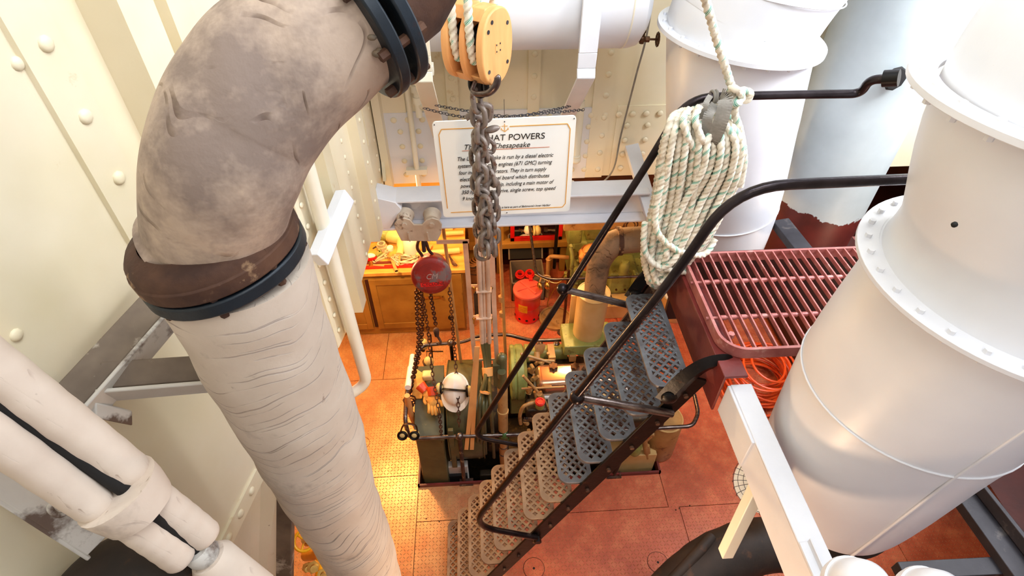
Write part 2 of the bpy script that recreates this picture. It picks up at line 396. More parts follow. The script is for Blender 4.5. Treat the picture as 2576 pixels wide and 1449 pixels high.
def text(name, s, mat, parent, mw, size, shear=0, align='LEFT', ext=.0004, sx=1):
    """lettering as a mesh child; mw: 4x4 world matrix of the text baseline (x right, y up, z out)"""
    cu = bpy.data.curves.new(name, 'FONT'); cu.body = s; cu.size = size; cu.shear = shear; cu.align_x = align; cu.extrude = ext; cu.offset = 0
    t = bpy.data.objects.new(name, cu); C.objects.link(t)
    dg = bpy.context.evaluated_depsgraph_get(); me = bpy.data.meshes.new_from_object(t.evaluated_get(dg))
    bpy.data.objects.remove(t); me.name = name
    p, o = V((0, 0, 0)), parent
    while o is not None: p += V(o.location); o = o.parent
    me.transform(M.Translation(-p) @ mw @ M.Diagonal((sx, 1, 1, 1)))
    me.materials.clear(); me.materials.append(mat)
    o = bpy.data.objects.new(name, me); C.objects.link(o); o.parent = parent; return o
def frame(o, x, y):   # matrix with origin o, x axis, y axis
    x = V(x).normalized(); z = x.cross(V(y)).normalized(); y = z.cross(x)
    return M(((x.x, y.x, z.x, o[0]), (x.y, y.y, z.y, o[1]), (x.z, y.z, z.z, o[2]), (0, 0, 0, 1)))
# ================================================================ THE SETTING
plates = [(-2.4, -1.0, 3.41, 5.6), (-2.4, -.6, 2.4, 3.405), (-.995, -.6, 3.41, 5.6), (-2.4, -.6, 1.2, 2.395), (-2.4, -.6, -1.2, 1.195),
          (-.595, 1.38, 3.3, 4.3), (-.595, 1.38, 4.305, 5.6), (1.385, 2.5, 3.2, 5.6), (2.505, 4.4, 2.0, 5.6), (1.385, 2.5, 2.0, 3.195),
          (-.595, -.305, 0.9, 2.0), (-.595, 1.38, 2.005, 2.29), (-.3, 1.465, .9, 2.0), (1.47, 3.03, .4, 1.995), (3.035, 4.4, .4, 1.995), (-.595, 1.465, -1.2, .895), (1.47, 4.4, -1.2, .395)]
b = B()
for x0, x1, y0, y1 in plates: b.box(x0, x1, y0, y1, -.02, 0)
b.box(-2.4, 4.4, -1.2, 2.285, -.06, -.03).box(-2.4, 4.4, 3.31, 5.6, -.06, -.03).box(1.39, 4.4, 2.285, 3.31, -.06, -.03).box(-2.4, -.6, 2.285, 3.31, -.06, -.03)
struct(b.build('floor', FLOOR))
b = B()   # bilge pit the engine stands in
b.box(-.62, 1.40, 2.27, 3.33, -.62, -.6).box(-.62, 1.40, 3.31, 3.33, -.6, -.03).box(-.62, -.60, 2.29, 3.31, -.6, -.03).box(1.385, 1.40, 2.29, 3.31, -.6, -.03).box(-.62, 1.40, 2.265, 2.285, -.6, -.06)
struct(b.build('trim_1', DENG))
b = B()   # coaming lip around the pit
b.box(-.60, 1.39, 2.285, 2.30, -.05, .035).box(-.60, 1.39, 3.295, 3.31, -.05, .035).box(-.60, -.585, 2.285, 3.31, -.05, .035).box(1.375, 1.39, 2.285, 3.31, -.05, .035)
struct(b.build('trim_2', MAROON))
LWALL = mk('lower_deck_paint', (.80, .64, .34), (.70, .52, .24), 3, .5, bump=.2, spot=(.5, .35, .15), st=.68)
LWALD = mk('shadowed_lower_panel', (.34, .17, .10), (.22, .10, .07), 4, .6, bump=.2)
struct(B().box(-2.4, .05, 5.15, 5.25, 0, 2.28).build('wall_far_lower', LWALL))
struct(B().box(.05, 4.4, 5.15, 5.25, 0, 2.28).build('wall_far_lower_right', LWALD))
struct(B().box(-2.5, -2.4, -1.2, 5.6, 0, 2.28).build('wall_left_lower', LWALL))
struct(B().box(4.4, 4.5, -1.2, 5.6, 0, 2.28).build('wall_right_lower', DMAR))
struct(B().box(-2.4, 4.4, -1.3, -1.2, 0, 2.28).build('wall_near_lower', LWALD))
# upper deck plating = overhead of the lower space, open inside the casing
b = B().box(-2.5, -.98, -1.3, 5.6, 2.30, 2.36).box(-.98, 4.5, 3.25, 5.6, 2.30, 2.36).box(3.3, 4.5, -1.3, 3.25, 2.30, 2.36)
struct(b.build('ceiling', LWALL))
# ---- casing wall, left
def WX(y):
    k = [(-1.6, -1.32), (.6, -.99), (1.15, -.885), (1.9, -.68), (3.25, -.60)]
    for (a, xa), (c, xc) in zip(k, k[1:]):
        if y <= c: return xa+(xc-xa)*(y-a)/(c-a)
    return k[-1][1]
ys = [-1.6, .6, 1.15, 1.5, 1.9, 3.25]
b = B()
for y0, y1 in zip(ys, ys[1:]):
    b.hexa([(WX(y0)-.04, y0, 2.28), (WX(y0), y0, 2.28), (WX(y1), y1, 2.28), (WX(y1)-.04, y1, 2.28)], [(WX(y0)-.04, y0, 6.2), (WX(y0), y0, 6.2), (WX(y1), y1, 6.2), (WX(y1)-.04, y1, 6.2)])
def strip(y0, y1, z0, z1, off, t=.008):   # plate laid on the slanting wall, standing off by off
    b.hexa([(WX(y0)-.002, y0, z0), (WX(y0)+off, y0, z0), (WX(y1)+off, y1, z0), (WX(y1)-.002, y1, z0)], [(WX(y0)-.002, y0, z1), (WX(y0)+off, y0, z1), (WX(y1)+off, y1, z1), (WX(y1)-.002, y1, z1)])
def wriv(y, z, off=0, r=.016):
    t = (WX(y+.05)-WX(y-.05))/.1; b.riv((WX(y)+off, y, z), (1, -t, 0), r, r*.55)
strip(1.16, 1.255, 2.7, 6.2, .012)
for i in range(14): wriv(1.215, 2.80+i*.155, .012, .017)
strip(1.335, 1.43, 2.28, 6.2, .085)
strip(1.54, 1.62, 2.28, 6.2, .03)
for i in range(14): wriv(1.58, 2.4+i*.165, .03, .013)
strip(1.80, 1.96, 2.28, 6.2, .012)
for i in range(24):
    wriv(1.84, 2.36+i*.1, .012, .012); wriv(1.92, 2.41+i*.1, .012, .012)
strip(2.03, 2.12, 2.28, 6.2, .06)
strip(2.24, 2.40, 2.62, 3.7, .02); strip(2.18, 2.46, 2.28, 2.66, .010)
for i in range(10):
    wriv(2.20, 2.33+i*.085, .012, .012); wriv(2.43, 2.33+i*.085, .012, .012)
strip(2.60, 2.72, 2.28, 6.2, .05)
for i in range(14): wriv(2.66, 2.4+i*.12, .05, .012)
strip(2.86, 2.98, 2.75, 6.2, .02)
for i in range(8):
    wriv(2.80, 2.35+i*.1, .002, .012); wriv(3.05, 2.38+i*.1, .002, .012)
strip(.80, 1.145, 2.28, 2.36, .010)                                         # foot plate with rivets near the post
for i in range(5): wriv(.82+i*.085, 2.325, .010, .017)
for (px, py) in [(22, 160), (30, 40), (100, 840), (321, 555)]:
    q = P(px, py, x=-.9); wriv(q.y, q.z, 0, .014)
struct(b.build('wall_left', CREAM))
tr_, br_ = P(705, 1185, z=2.275), P(700, 1560, z=1.2)
e_ = V((.02, 0, 0)); tp = [V((WX(.1)+.004, .1, 2.30)), V((WX(1.15)+.004, 1.15, 2.30)), tr_+V((0, 0, .01))]; bt_ = [V((-1.73, .1, 1.2)), (V((-1.73, .1, 1.2))*.12+br_*.88), br_]
b = B()
for k in (0, 1): b.hexa([bt_[k]-e_, bt_[k], bt_[k+1], bt_[k+1]-e_], [tp[k]-e_, tp[k], tp[k+1], tp[k+1]-e_])
struct(b.build('wall_left_lower_plating', CREAM))
# ---- bulkhead at the back
b = B().box(-.66, 4.5, 3.2, 3.25, 2.30, 6.2)
b.box(.85, 1.6, 3.193, 3.205, 2.30, 2.785)
for i in range(20): b.riv((-.5+i*.085, 3.186, 2.735), (0, -1, 0), .019, .009)
for x, w in ((-.14, .07), (.335, .07), (.745, .11)):
    b.box(x-w/2, x+w/2, 3.182, 3.205, 2.30 if x > .7 else 2.72, 6.2)
    for i in range(24): b.riv((x+(.02 if x > .7 else 0), 3.182, 2.86+i*.125), (0, -1, 0), .018, .009)
for i in range(4): b.riv((.77, 3.182, 2.36+i*.12), (0, -1, 0), .018, .009)
for x in (-.47, -.36, .60, .68, -.16, 1.05, .92):
    for i in range(4): b.riv((x, 3.186, 2.36+i*.10), (0, -1, 0), .018, .009)
for x in (-.49, -.455): 
    for i in range(12): b.riv((x, 3.2, 2.84+i*.09), (0, -1, 0), .015, .008)
b.box(-.56, -.42, 3.188, 3.205, 2.30, 6.2); b.box(-.60, -.555, 3.10, 3.205, 2.30, 6.2)
b.prism([(-.60, 3.05, 2.40), (-.60, 3.2, 2.40), (-.60, 3.2, 2.72)], (.02, 0, 0))
struct(b.build('wall_back', CREAM))
struct(B().box(-.56, .69, 3.186, 3.20, 2.295, 2.78).build('trim_3', WHITE))  # lower bulkhead plates; tint of the cool light put in as white
# ---- right hand sides of the casing
struct(B().box(3.3, 3.36, -1.3, 3.2, 2.36, 6.2).build('wall_right', WHITE))
struct(B().box(-1.4, 3.3, -1.66, -1.6, 2.3, 6.2).build('wall_near', WHITE))
# ---- cross beam
b = B().box(-.62, 1.02, 2.885, 2.905, 2.22, 2.40).box(-.63, 1.02, 2.81, 2.97, 2.395, 2.41).box(-.62, 1.02, 2.80, 2.98, 2.205, 2.22)
b.prism([(-.62, 2.80, 2.22), (-.62, 2.80, 2.45), (-.50, 2.80, 2.41), (-.47, 2.80, 2.36), (-.56, 2.80, 2.22)], (0, .16, 0))
o = b.build('cross_beam', WHITEB, bevel=.004)
tag(o, 'white painted steel cross beam spanning the opening behind the sign', 'beam')
a0, a1 = P(1588, 368, y=3.16), P(1655, 590, y=2.62)
b = B().bar(a0, a1, .085, .05, (0, -1, .4))
tag(b.build('gusset_bar', WHITEB, bevel=.004), 'white sloping flat bar running from bulkhead down to right end of cross beam', 'brace')
# ================================================================ UPPER LEVEL, LEFT
# ---- big lagged exhaust pipe
R0, PX, PY = .151, -.54, .9
t = thing('lagged_exhaust_pipe', 'huge cloth-wrapped exhaust pipe with elbow and dark flanges, running down the left', 'pipe', (PX, PY, 1.0))
def wob(seed, amp):
    rnd = random.Random(seed); k = [(rnd.uniform(2, 9), rnd.uniform(8, 45), rnd.uniform(0, 6)) for _ in range(7)]
    return lambda th, L: 1+amp*sum(math.sin(round(a)*th+c+w*L*.5)*math.cos(w*L+c*2) for a, w, c in k)/3
zs = [3.56-i*.02 for i in range(178)]
B().tube([(-.507+.003*math.sin(z*9), PY, z) for z in zs], [(.1215+.0295*max(-.3, min(1, (z-1.9)/1.35)))*(1+.02*math.sin(z*7)+.012*math.sin(z*31)) for z in zs], 56, shape=wob(3, .010)).build('wrapped_leg', WRAP, t)
# flange stack at the elbow foot
fc = V((PX+.026, PY, 3.575)); fax = V((-.16, .0, 1)).normalized()
lf = B().ring(fc+fax*.0, fax, .161, .10, .030, 56).build('lower_flange', FLG, t, bevel=.004)
b = B().ring(fc+fax*.036, fax, .161, .10, .032, 56)
b.lathe(fc+fax*.055, fax, [(.158, -.01), (.156, .010), (.146, .024), (.12, .034)], 48)
b.build('upper_flange', RUST, t, bevel=.004)
u, w, _ = basis(fax)
for i in range(8):
    b = B()
    a = 2*PI*(i+.3)/8; e = u*math.cos(a)+w*math.sin(a)
    b.tube([fc+e*.148-fax*.026, fc+e*.148+fax*.062], .009, 6); b.build('flange_bolt', RUST, lf)
# elbow: from the flange up, over to the right
eb = bez([fc+fax*.05, P(562, 440, d=.985), P(612, 310, d=.965), P(692, 195, d=.96), P(795, 108, d=.965), P(885, 45, d=.975)], 14)
n = len(eb); rr = [.118+.012*math.sin(PI*min(1, i/n*1.05)) for i in range(n)]
rr[0] = .128; rr[1] = .124
B().tube(eb, rr, 64, shape=wob(11, .016)).build('wrapped_elbow', WRAPE, t)
f0 = P(893, 48, d=.975); ax2 = (P(960, -8, d=1.0)-P(795, 108, d=.965)).normalized()
pf = B().ring(f0-ax2*.01, ax2, .142, .08, .024, 56).build('pipe_flange', FLG, t, bevel=.004)
B().ring(f0+ax2*.031, ax2, .142, .08, .024, 56).build('pipe_flange', FLG, t, bevel=.004)
B().tube([f0+ax2*.04, f0+ax2*.09, f0+ax2*.16+V((0, 0, .05))], [.10, .10, .10], 48).build('rusty_stub', RUST, t)
u, w, _ = basis(ax2)
for i in range(8):
    a = 2*PI*(i+.1)/8; e = u*math.cos(a)+w*math.sin(a); B().tube([f0+e*.128-ax2*.038, f0+e*.128+ax2*.056], .009, 6).build('flange_bolt', RUST, pf)
rnd = random.Random(4)
for i in range(14):
    a = rnd.uniform(0, 2*PI); e = u*math.cos(a)+w*math.sin(a)
    B().sph(f0-ax2*rnd.uniform(.025, .05)+e*rnd.uniform(.112, .126), rnd.uniform(.006, .016), (1, .7, .6), 9).build('frayed_lagging', WRAPD, t)
# ---- cream drop pipe with a hook end
c0 = V((-.64, 1.87, 0))
pts = fillet([(-.63, 1.86, 3.6), (-.63, 1.86, 1.93), (-.78, 1.80, 1.86)], .06)
o = B().tube(pts, .029, 20).build('drain_pipe', CREAM2)
tag(o, 'cream drain pipe beside the big wrapped pipe, lower end hooked to the left', 'pipe')
# ---- grey bright angle bracket on the wall
p0, p1 = P(868, 492, d=2.36), P(800, 655, d=2.2)
o = B().bar(p0, p1, .075, .05, (1, 0, .35)).build('wall_bracket', WHITEB, bevel=.004)
tag(o, 'short bluish-white square bar fixed to left wall just right of the big pipe elbow', 'bracket')
# ---- grimy support frame
t = thing('pipe_support_frame', 'grimy grey steel brace and arm holding the big wrapped pipe to the left wall', 'support', P(230, 1050, d=1.18))
q0, q1 = P(455, 690, d=1.44), P(165, 1010, d=1.20)
B().bar(q0, q1, .075, .012, (.15, -.5, 1)).build('brace_top_flange', GRIMD, t, bevel=.003)
u = (q1-q0).normalized()
dn = V((0, -.35, -1)).normalized(); sd = V((.75, -.5, 0)).normalized()
B().bar(q0+dn*.035+sd*.042, q1+dn*.035+sd*.042, .010, .07, (.1, -.3, 1)).build('brace_web', GRIME, t, bevel=.003)
q2, q3 = P(250, 945, d=1.25), P(620, 918, d=1.36)
B().bar(q2, q3, .062, .010, (0, -.45, 1)).build('arm_top_flange', GRIMD, t, bevel=.003)
B().bar(q2+V((.0, -.034, -.028)), q3+V((.0, -.034, -.028)), .010, .06, (0, -.35, 1)).build('arm_web', GRIME, t, bevel=.003)
B().obox(P(262, 1035, d=1.26), V((.028, -.01, .0)), V((.0, .012, .012)), V((0.01, .02, -.045))).build('brace_foot', GRIME, t, bevel=.003)
# ---- grimy post
a, c = P(712, 1185, d=2.06), P(712, 1500, d=2.42)
o = B().bar(P(711, 1180, z=2.27), P(711, 1480, z=1.45)+(P(711, 1480, z=1.45)-P(711, 1180, z=2.27))*1.6, .088, .05, (0, -1, .3)).build('steel_post', GRIMD, bevel=.004)
tag(o, 'grimy dark grey square steel post just left of the wrapped pipe near the bottom', 'post')
# ---- split-jacket pipe, lower left corner
t = thing('jacketed_pipe', 'sloping pipe in pinkish cream split lagging jackets at bottom left corner', 'pipe', P(300, 1230, d=1.15))
A = lambda px, py, d: P(px, py, d=d)
ctr = [A(-150, 905, .88), A(120, 1095, 1.0), A(330, 1240, 1.10), A(500, 1385, 1.24)]
B().tube(ctr, .016, 16).build('inner_pipe', VOID, t)
dirp = (ctr[-1]-ctr[0]).normalized(); vw = (ctr[1]-V((0, 0, H))).normalized(); nrm_ = dirp.cross(vw).normalized()
if nrm_.z < 0: nrm_ = -nrm_
def half(name, s0, s1, sgn, off, w, mat):
    rng = [s0+(s1-s0)*i/30 for i in range(31)]
    pt = lambda s: ctr[0]+(ctr[3]-ctr[0])*s+nrm_*sgn*off
    bb = B(); bb.tube([pt(s) for s in rng], [w*(.97+.012*math.sin(i*1.3)+(.0 if 0 < i < 30 else -.1)) for i in range(31)], 24, shape=wob(int(s0*10)+sgn, .012))
    return bb.build(name, mat, t)
half('upper_jacket', 0, .60, 1, .036, .040, JACK); half('lower_jacket', 0, .60, -1, .040, .036, JACK)
half('upper_jacket', .62, .985, 1, .028, .036, JACK); half('lower_jacket', .66, .97, -1, .030, .034, JACK)
pt = lambda s: ctr[0]+(ctr[3]-ctr[0])*s
B().tube([pt(.60), pt(.65), pt(.71)], [.078, .074, .066], 28, shape=wob(5, .03)).build('jacket_collar', JACK, t)
B().tube([pt(.985), pt(1.0), pt(1.03), pt(1.05)], [.030, .034, .034, .028], 24).build('end_ferrule', GRIME, t)
B().tube([pt(1.05), pt(1.08), pt(1.35)], [.038, .05, .05], 28, shape=wob(8, .01)).build('next_jacket', JACK, t)
# ---- angle rail below the jackets, with a lug
t = thing('flanged_rail', 'cream steel rail with a hooked lug beneath the jacketed pipe at bottom left', 'rail', P(120, 1260, d=1.2))
ra, rb = P(-60, 1130, d=1.05), P(262, 1352, d=1.24)
B().bar(ra, rb, .012, .085, nrm_).build('rail_web', GRIME, t, bevel=.003)
B().bar(ra-nrm_*.045+vw*.03, rb-nrm_*.045+vw*.03, .06, .010, nrm_).build('rail_flange', GRIME, t, bevel=.003)
lg = P(140, 1262, d=1.12)
B().tube(bez([lg+nrm_*.02, lg-nrm_*.012, lg-nrm_*.014+dirp*.028, lg+nrm_*.016+dirp*.036], 6), .006, 10).build('lug', GRIME, t)
# ---- dark round tank
t = thing('round_tank', 'dark rusty brown round-ended tank half hidden at the bottom left corner', 'tank', P(330, 1500, d=1.6))
tc = P(350, 1545, d=1.30)
B().lathe(tc, (0, 0, 1), [(.001, .16), (.08, .155), (.13, .13), (.16, .10), (.175, .05), (.175, -.2), (.001, -.22)], 48).build('tank_shell', DARKB, t)
B().tube([P(-60, 1300, d=1.3), P(200, 1450, d=1.5)], .06, 24).build('soft_shadow_tube', DARKG, t)  # dark tube added where a soft shadow lies
# ---- yellow valves down by the post
t = thing('yellow_valve_cluster', 'yellow handwheel valve and brass pipe fittings between grimy post and wrapped pipe', 'valve', P(780, 1440, z=.9))
q = P(765, 1360, z=1.05)
b = B().tor(q+V((0, 0, .0)), (.2, -.5, 1), .055, .009); u, w, a = basis(V((.2, -.5, 1)))
for i in range(3):
    e = u*math.cos(i*2.09)+w*math.sin(i*2.09); b.tube([q, q+e*.055], .006, 8)
b.build('handwheel', YEL, t)
B().cyl(q+a*.02, q-a*.16, .014).build('spindle', BRASS, t)
B().lathe(q-a*.26, a, [(.03, 0), (.045, .03), (.04, .07), (.028, .11)], 20).build('valve_body', YEL, t)
q2 = P(790, 1425, z=.95)
b = B()
for k, (dx, dy, dz, r) in enumerate([(0, 0, 0, .035), (.05, -.03, -.03, .03), (-.05, .02, -.05, .028), (.02, -.09, -.08, .03)]):
    b.hexn(q2+V((dx, dy, dz)), (.2, -.5, 1), r, .05); b.cyl(q2+V((dx, dy, dz)), q2+V((dx, dy, dz))+V((.03, -.05, .09)), r*.55)
b.build('brass_fittings', BRASS, t)
b = B().tube(fillet([(-1.2, 1.55, .6), (-1.02, 1.45, .85), (-1.0, 1.2, .85), (-.95, 1.1, .2)], .08), .035, 14)
b.tube([(-1.15, 1.2, 0), (-1.15, 1.2, 1.0)], .03, 14); b.build('feed_pipe', YEL, t)
# ================================================================ UPPER LEVEL, MIDDLE
# ---- receiver tank under its straps
t = thing('air_receiver', 'white horizontal cylindrical tank hung under the top edge behind the pulley block', 'tank', (.2, 2.72, 3.3))
TR, TY, TZ = .235, 2.78, 3.53
prof = [(.001, -.075), (.10, -.066), (.18, -.045), (.225, -.015), (TR, .02)]
x0, x1 = -.53, .74
B().lathe((x0, TY, TZ), (1, 0, 0), prof+[(TR, x1-x0-.02), (.225, x1-x0+.015), (.18, x1-x0+.045), (.10, x1-x0+.066), (.001, x1-x0+.075)], 56).build('shell', WHITE, t)
for x in (.69, -.48): B().tor((x, TY, TZ), (1, 0, 0), TR, .004, 48, 6).build('weld_bead', CREAM2, t)
for x in (-.235, .50):
    s = thing('tank_hanger', '', '', (x, 2.5, 2.5)) if False else None
    pts = [(x, TY-.02-TR, 4.3), (x, TY-.02-TR, 3.36), (x, TY-.015-TR, 3.29), (x, TY-.03-TR, 3.25), (x, 3.19, 2.62)]
    b = B(); w_ = .042
    k = [V(p) for p in pts]; off = V((0, -.016, 0))
    for i in range(len(k)-1):
        q, e = k[i], k[i+1]
        b.hexa([q+V((-w_, 0, 0)), q+V((w_, 0, 0)), e+V((w_, 0, 0)), e+V((-w_, 0, 0))], [q+V((-w_, -.016, 0)), q+V((w_, -.016, 0)), e+V((w_, -.016, 0)), e+V((-w_, -.016, 0))])
    b.box(x-.005, x+.045, TY-TR+.01, TY-TR+.06, 3.255, 3.30)
    o = b.build('tank_hanger', WHITEB if x > 0 else CREAM2, bevel=.003)
    tag(o, 'cranked flat strap holding the white tank, right one above the sign corner' if x > 0 else 'cranked flat strap holding the white tank, left one beside the pulley block', 'bracket', 'straps under the tank')
# ---- small valve at tank end
t = thing('gauge_valve', 'small dark bronze valve with round handwheel on the right end of the white tank', 'valve', (.82, 2.75, 3.33))
c0 = V((.80, 2.74, 3.335)); e = V((1, -.05, -.02)).normalized()
B().cyl(c0-e*.06, c0+e*.02, .010).sph(c0, .018, (1.2, 1, 1)).cyl(c0+V((0, 0, -.02)), c0+V((0, 0, .035)), .011).hexn(c0+V((0, 0, .03)), (0, 0, 1), .014, .014).hexn(c0+e*.015, e, .014, .02).hexn(c0-e*.045, e, .014, .014).build('valve_body', BRONZ, t)
B().cyl(c0+e*.03, c0+e*.075, .005).build('stem', BRONZ, t)
b = B().tube([c0+e*.075+(basis(e)[0]*math.cos(i*PI/12)+basis(e)[1]*math.sin(i*PI/12))*(.028+.0025*(i % 2)) for i in range(24)], .0045, 8, closed=True)
for i in range(4):
    u, w, _ = basis(e); b.tube([c0+e*.075, c0+e*.075+(u*math.cos(i*PI/2)+w*math.sin(i*PI/2))*.028], .003, 6)
b.build('handwheel', BRONZ, t)
# ---- conduits on the bulkhead
def pipe(name, pts, r, mat, label, cat='pipe', fr=0, extra=None, group=None):
    b = B().tube(fillet(pts, fr) if fr else pts, r, 16)
    if extra: extra(b)
    return tag(b.build(name, mat), label, cat, group)
t = thing('drop_pipe', 'thin cream vertical pipe with a small valve and clamp on left of bulkhead', 'pipe', (-.40, 3.13, 2.2))
B().tube([(-.385, 3.14, 4.2), (-.395, 3.14, 2.2)], .016, 14).hexn((-.395, 3.14, 2.26), (0, 0, 1), .024, .03).build('riser', CREAM2, t)
b = B()
for dz, r in ((2.90, .026), (2.97, .03), (3.03, .024)): b.cyl((-.335, 3.09, dz-.02), (-.335, 3.09, dz+.02), r)
b.cyl((-.335, 3.09, 2.80), (-.335, 3.09, 3.05), .019).cyl((-.39, 3.12, 2.99), (-.30, 3.07, 2.99), .016).cyl((-.335, 3.09, 2.87), (-.285, 3.05, 2.87), .012).build('valve_body', CREAM2, t)
B().box(-.46, -.33, 3.12, 3.165, 2.395, 2.43).build('clamp', CREAM2, t)
pipe('conduit', [(-.235, 3.15, 2.75), (-.235, 3.15, 2.2)], .012, CREAM2, 'thin tan conduit passing down behind the left edge of the sign', 'pipe')
pipe('conduit', [(.05, 3.15, 3.3), (.05, 3.15, 2.75)], .016, CREAM2, 'short white conduit on bulkhead above the sign, just right of the iron hook', 'pipe')
pipe('capped_pipe', [(.605, 3.12, 2.86), (.605, 3.12, 2.50)], .026, CREAM2, 'stub of cream pipe with rounded cap on bulkhead right of the sign', 'pipe',
     extra=lambda b: b.tor((.605, 3.12, 2.50), (0, 0, 1), .024, .009, 20, 8).sph((.605, 3.12, 2.475), .034, (1, 1, .9)))
pipe('conduit', [(.60, 3.14, 2.30), (.60, 3.14, 2.08)], .014, CREAM2, 'small white pipe end dropping through the dark slot right of the sign', 'pipe')
o = B().tube(bez([(.885, 3.0, 3.9), P(1632, 60, y=3.0), P(1600, 190, y=3.03), P(1562, 340, y=3.08), P(1545, 420, y=3.1), P(1520, 455, y=3.1), P(1492, 470, y=3.1)], 8), .0055, 8).build('cable', GREYF)
tag(o, 'thin grey cable hanging down the bulkhead from top right of the tank', 'cable')
o = B().tube([(.86, 3.05, 3.9), P(1612, 100, y=3.05)], .007, 8).build('air_line', BRONZ)
tag(o, 'thin dark copper line rising from the small bronze valve', 'pipe')
# ---- sign with its swag chain
t = thing('painted_sign', 'white painted sign with gold border and black hand lettering headed POWERS', 'sign', (.128, 2.3, 2.65))
s00, s10, s11, s01 = P(1115, 547, y=2.32), P(1434, 531, y=2.32), P(1449, 291, y=2.30), P(1091, 307, y=2.30)
so = (s00+s10)/2; sx = (s10-s00+s11-s01).normalized(); sy = ((s11+s01)/2-(s10+s00)/2).normalized()
SW, SH = .632, ((s11+s01)/2-(s10+s00)/2).length; sn = sx.cross(sy).normalized(); sy = sn.cross(sx)
S = lambda u, v, d=0: so+sx*(u*SW)+sy*(v*SH)+sn*d          # u -.5..+.5, v 0..1
pp = []
for cx, cy, a0 in ((.5, 0, -90), (.5, 1, 0), (-.5, 1, 90), (-.5, 0, 180)):
    for k in range(6):
        a = math.radians(a0+k*18); rr_ = .018
        pp.append(so+sx*(cx*SW+(-rr_ if cx > 0 else rr_)+rr_*math.cos(a))+sy*(cy*SH+(-rr_ if cy > 0 else rr_)+rr_*math.sin(a)))
B().prism(pp, -sn*.008).build('board', SIGNW, t)
b = B()
def line(p, q, w): b.obox((p+q)/2, (q-p)/2, sn.cross((q-p).normalized())*w/2, sn*.0005)
W2, lo, hi, c_ = .462, .055, .93, .022
pts = [(-W2+c_, lo), (W2-c_, lo), (W2, lo+.04), (W2, hi-.05), (W2-c_, hi)]
for (p, q) in zip(pts, pts[1:]): line(S(*p, .001), S(*q, .001), .0042)
line(S(W2-c_, hi, .001), S(.035, hi, .001), .0042); line(S(-.03, hi, .001), S(-W2+c_, hi, .001), .0042)
line(S(-W2+c_, hi, .001), S(-W2, hi-.05, .001), .0042); line(S(-W2, hi-.05, .001), S(-W2, lo+.05, .001), .0042)
b.build('gold_border', GOLD, t)
b = B()      # small anchor
line(S(0, .955, .001), S(0, .885, .001), .003); line(S(-.022, .935, .001), S(.022, .935, .001), .0025)
for sg in (-1, 1): line(S(0, .882, .001), S(sg*.022, .905, .001), .003); line(S(sg*.025, .90, .001), S(sg*.023, .918, .001), .003)
b.build('anchor_emblem', GOLD, t)
b = B(); line(S(-.31, .715, .001), S(.32, .715, .001), .002); b.build('underline', INKR, t)
def sg(s, u, v, size, shear=0, sxx=1, mat=INK): text('lettering', s, mat, t, frame(S(u, v, .0012), sx, sy), size, shear, sx=sxx)
sg('WHAT POWERS', -.20, .80, .043, .08, .98); sg('The U.S. Chesapeake', -.30, .725, .038, .35, .92)
for i, L in enumerate(['The U.S. Chesapeake is run by a diesel electric', 'system of four main engines (671 GMC) turning', 'four individual generators. They in turn supply',
                       'electricity to a panel board which distributes', 'power throughout ship, including a main motor of', '350 hp to a direct drive, single screw, top speed', '9 knots.']):
    wd = (.70, .69, .65, .67, .70, .715, .11)[i]*SW
    cu = bpy.data.curves.new('m', 'FONT'); cu.body = L; cu.size = .03; tt = bpy.data.objects.new('m', cu); C.objects.link(tt); bpy.context.view_layer.update(); nat = tt.dimensions.x; bpy.data.objects.remove(tt)
    sg(L, -.355+.002*i, .615-.071*i, .030, .38, wd/max(nat, .01))
sg('She is here as part of Baltimore\'s Inner Harbor', .00-.08, .075, .018, .4, .78)
b = B()
for u, v in ((-.485, .975), (.485, .975), (0, .975), (0, .02)): b.sph(S(u, v, .001), .0028, n=6)
for i, o in enumerate([(-.485, .975), (.485, .975), (0, .975), (0, .02)]): B().sph(S(*o, .001), .003, n=8).build('screw', DARKG, t)
# swag chain, two runs
def link_mesh(L, W, r, n=20, m=8):
    pts = []
    for i in range(n):
        a = 2*PI*i/n; x = math.cos(a)*W/2; y = math.sin(a)*W/2+(L/2-W/2)*(1 if math.sin(a) > 0 else -1 if math.sin(a) < 0 else 0)
        pts.append(V((x, 0, y)))
    pts2 = []
    h = L/2-W/2
    for i in range(n//2+1): a = PI*i/(n//2); pts2.append(V((math.cos(a)*W/2, 0, h+math.sin(a)*W/2)))
    for i in range(n//2+1): a = PI+PI*i/(n//2); pts2.append(V((math.cos(a)*W/2, 0, -h+math.sin(a)*W/2)))
    return pts2
def chain(b, path, L, W, r, m=7, n=12, twist=0, jit=0, rnd=random.Random(3)):
    """closed links strung along a path, every other one turned a quarter"""
    pts = resample(path, L-2.1*r); base = link_mesh(L, W, r, n); out = []
    for i, (p, q) in enumerate(zip(pts, pts[1:])):
        d = (q-p).normalized(); u, w, _ = basis(d); a = (PI/2 if i % 2 else 0)+twist+rnd.uniform(-jit, jit)
        ux = u*math.cos(a)+w*math.sin(a)
        lp = [(p+q)/2+ux*v.x+d*v.z for v in base]
        if b is None: out.append(lp)
        else: b.tube(lp, r, m, closed=True)
    return out
b = B()
chain(b, bez([P(1065, 272, y=2.55), P(1150, 292, y=2.45), P(1240, 297, y=2.33), P(1380, 284, y=2.4), P(1470, 276, y=2.55)], 10), .021, .012, .0016, 5, 8)
chain(b, bez([P(1095, 265, y=2.6), P(1200, 283, y=2.45), P(1300, 292, y=2.36), P(1440, 266, y=2.6)], 10), .021, .012, .0016, 5, 8)
tag(b.build('swag_chain', DARKG), 'fine dark chain swagged between tank straps across the top of the sign', 'chain')
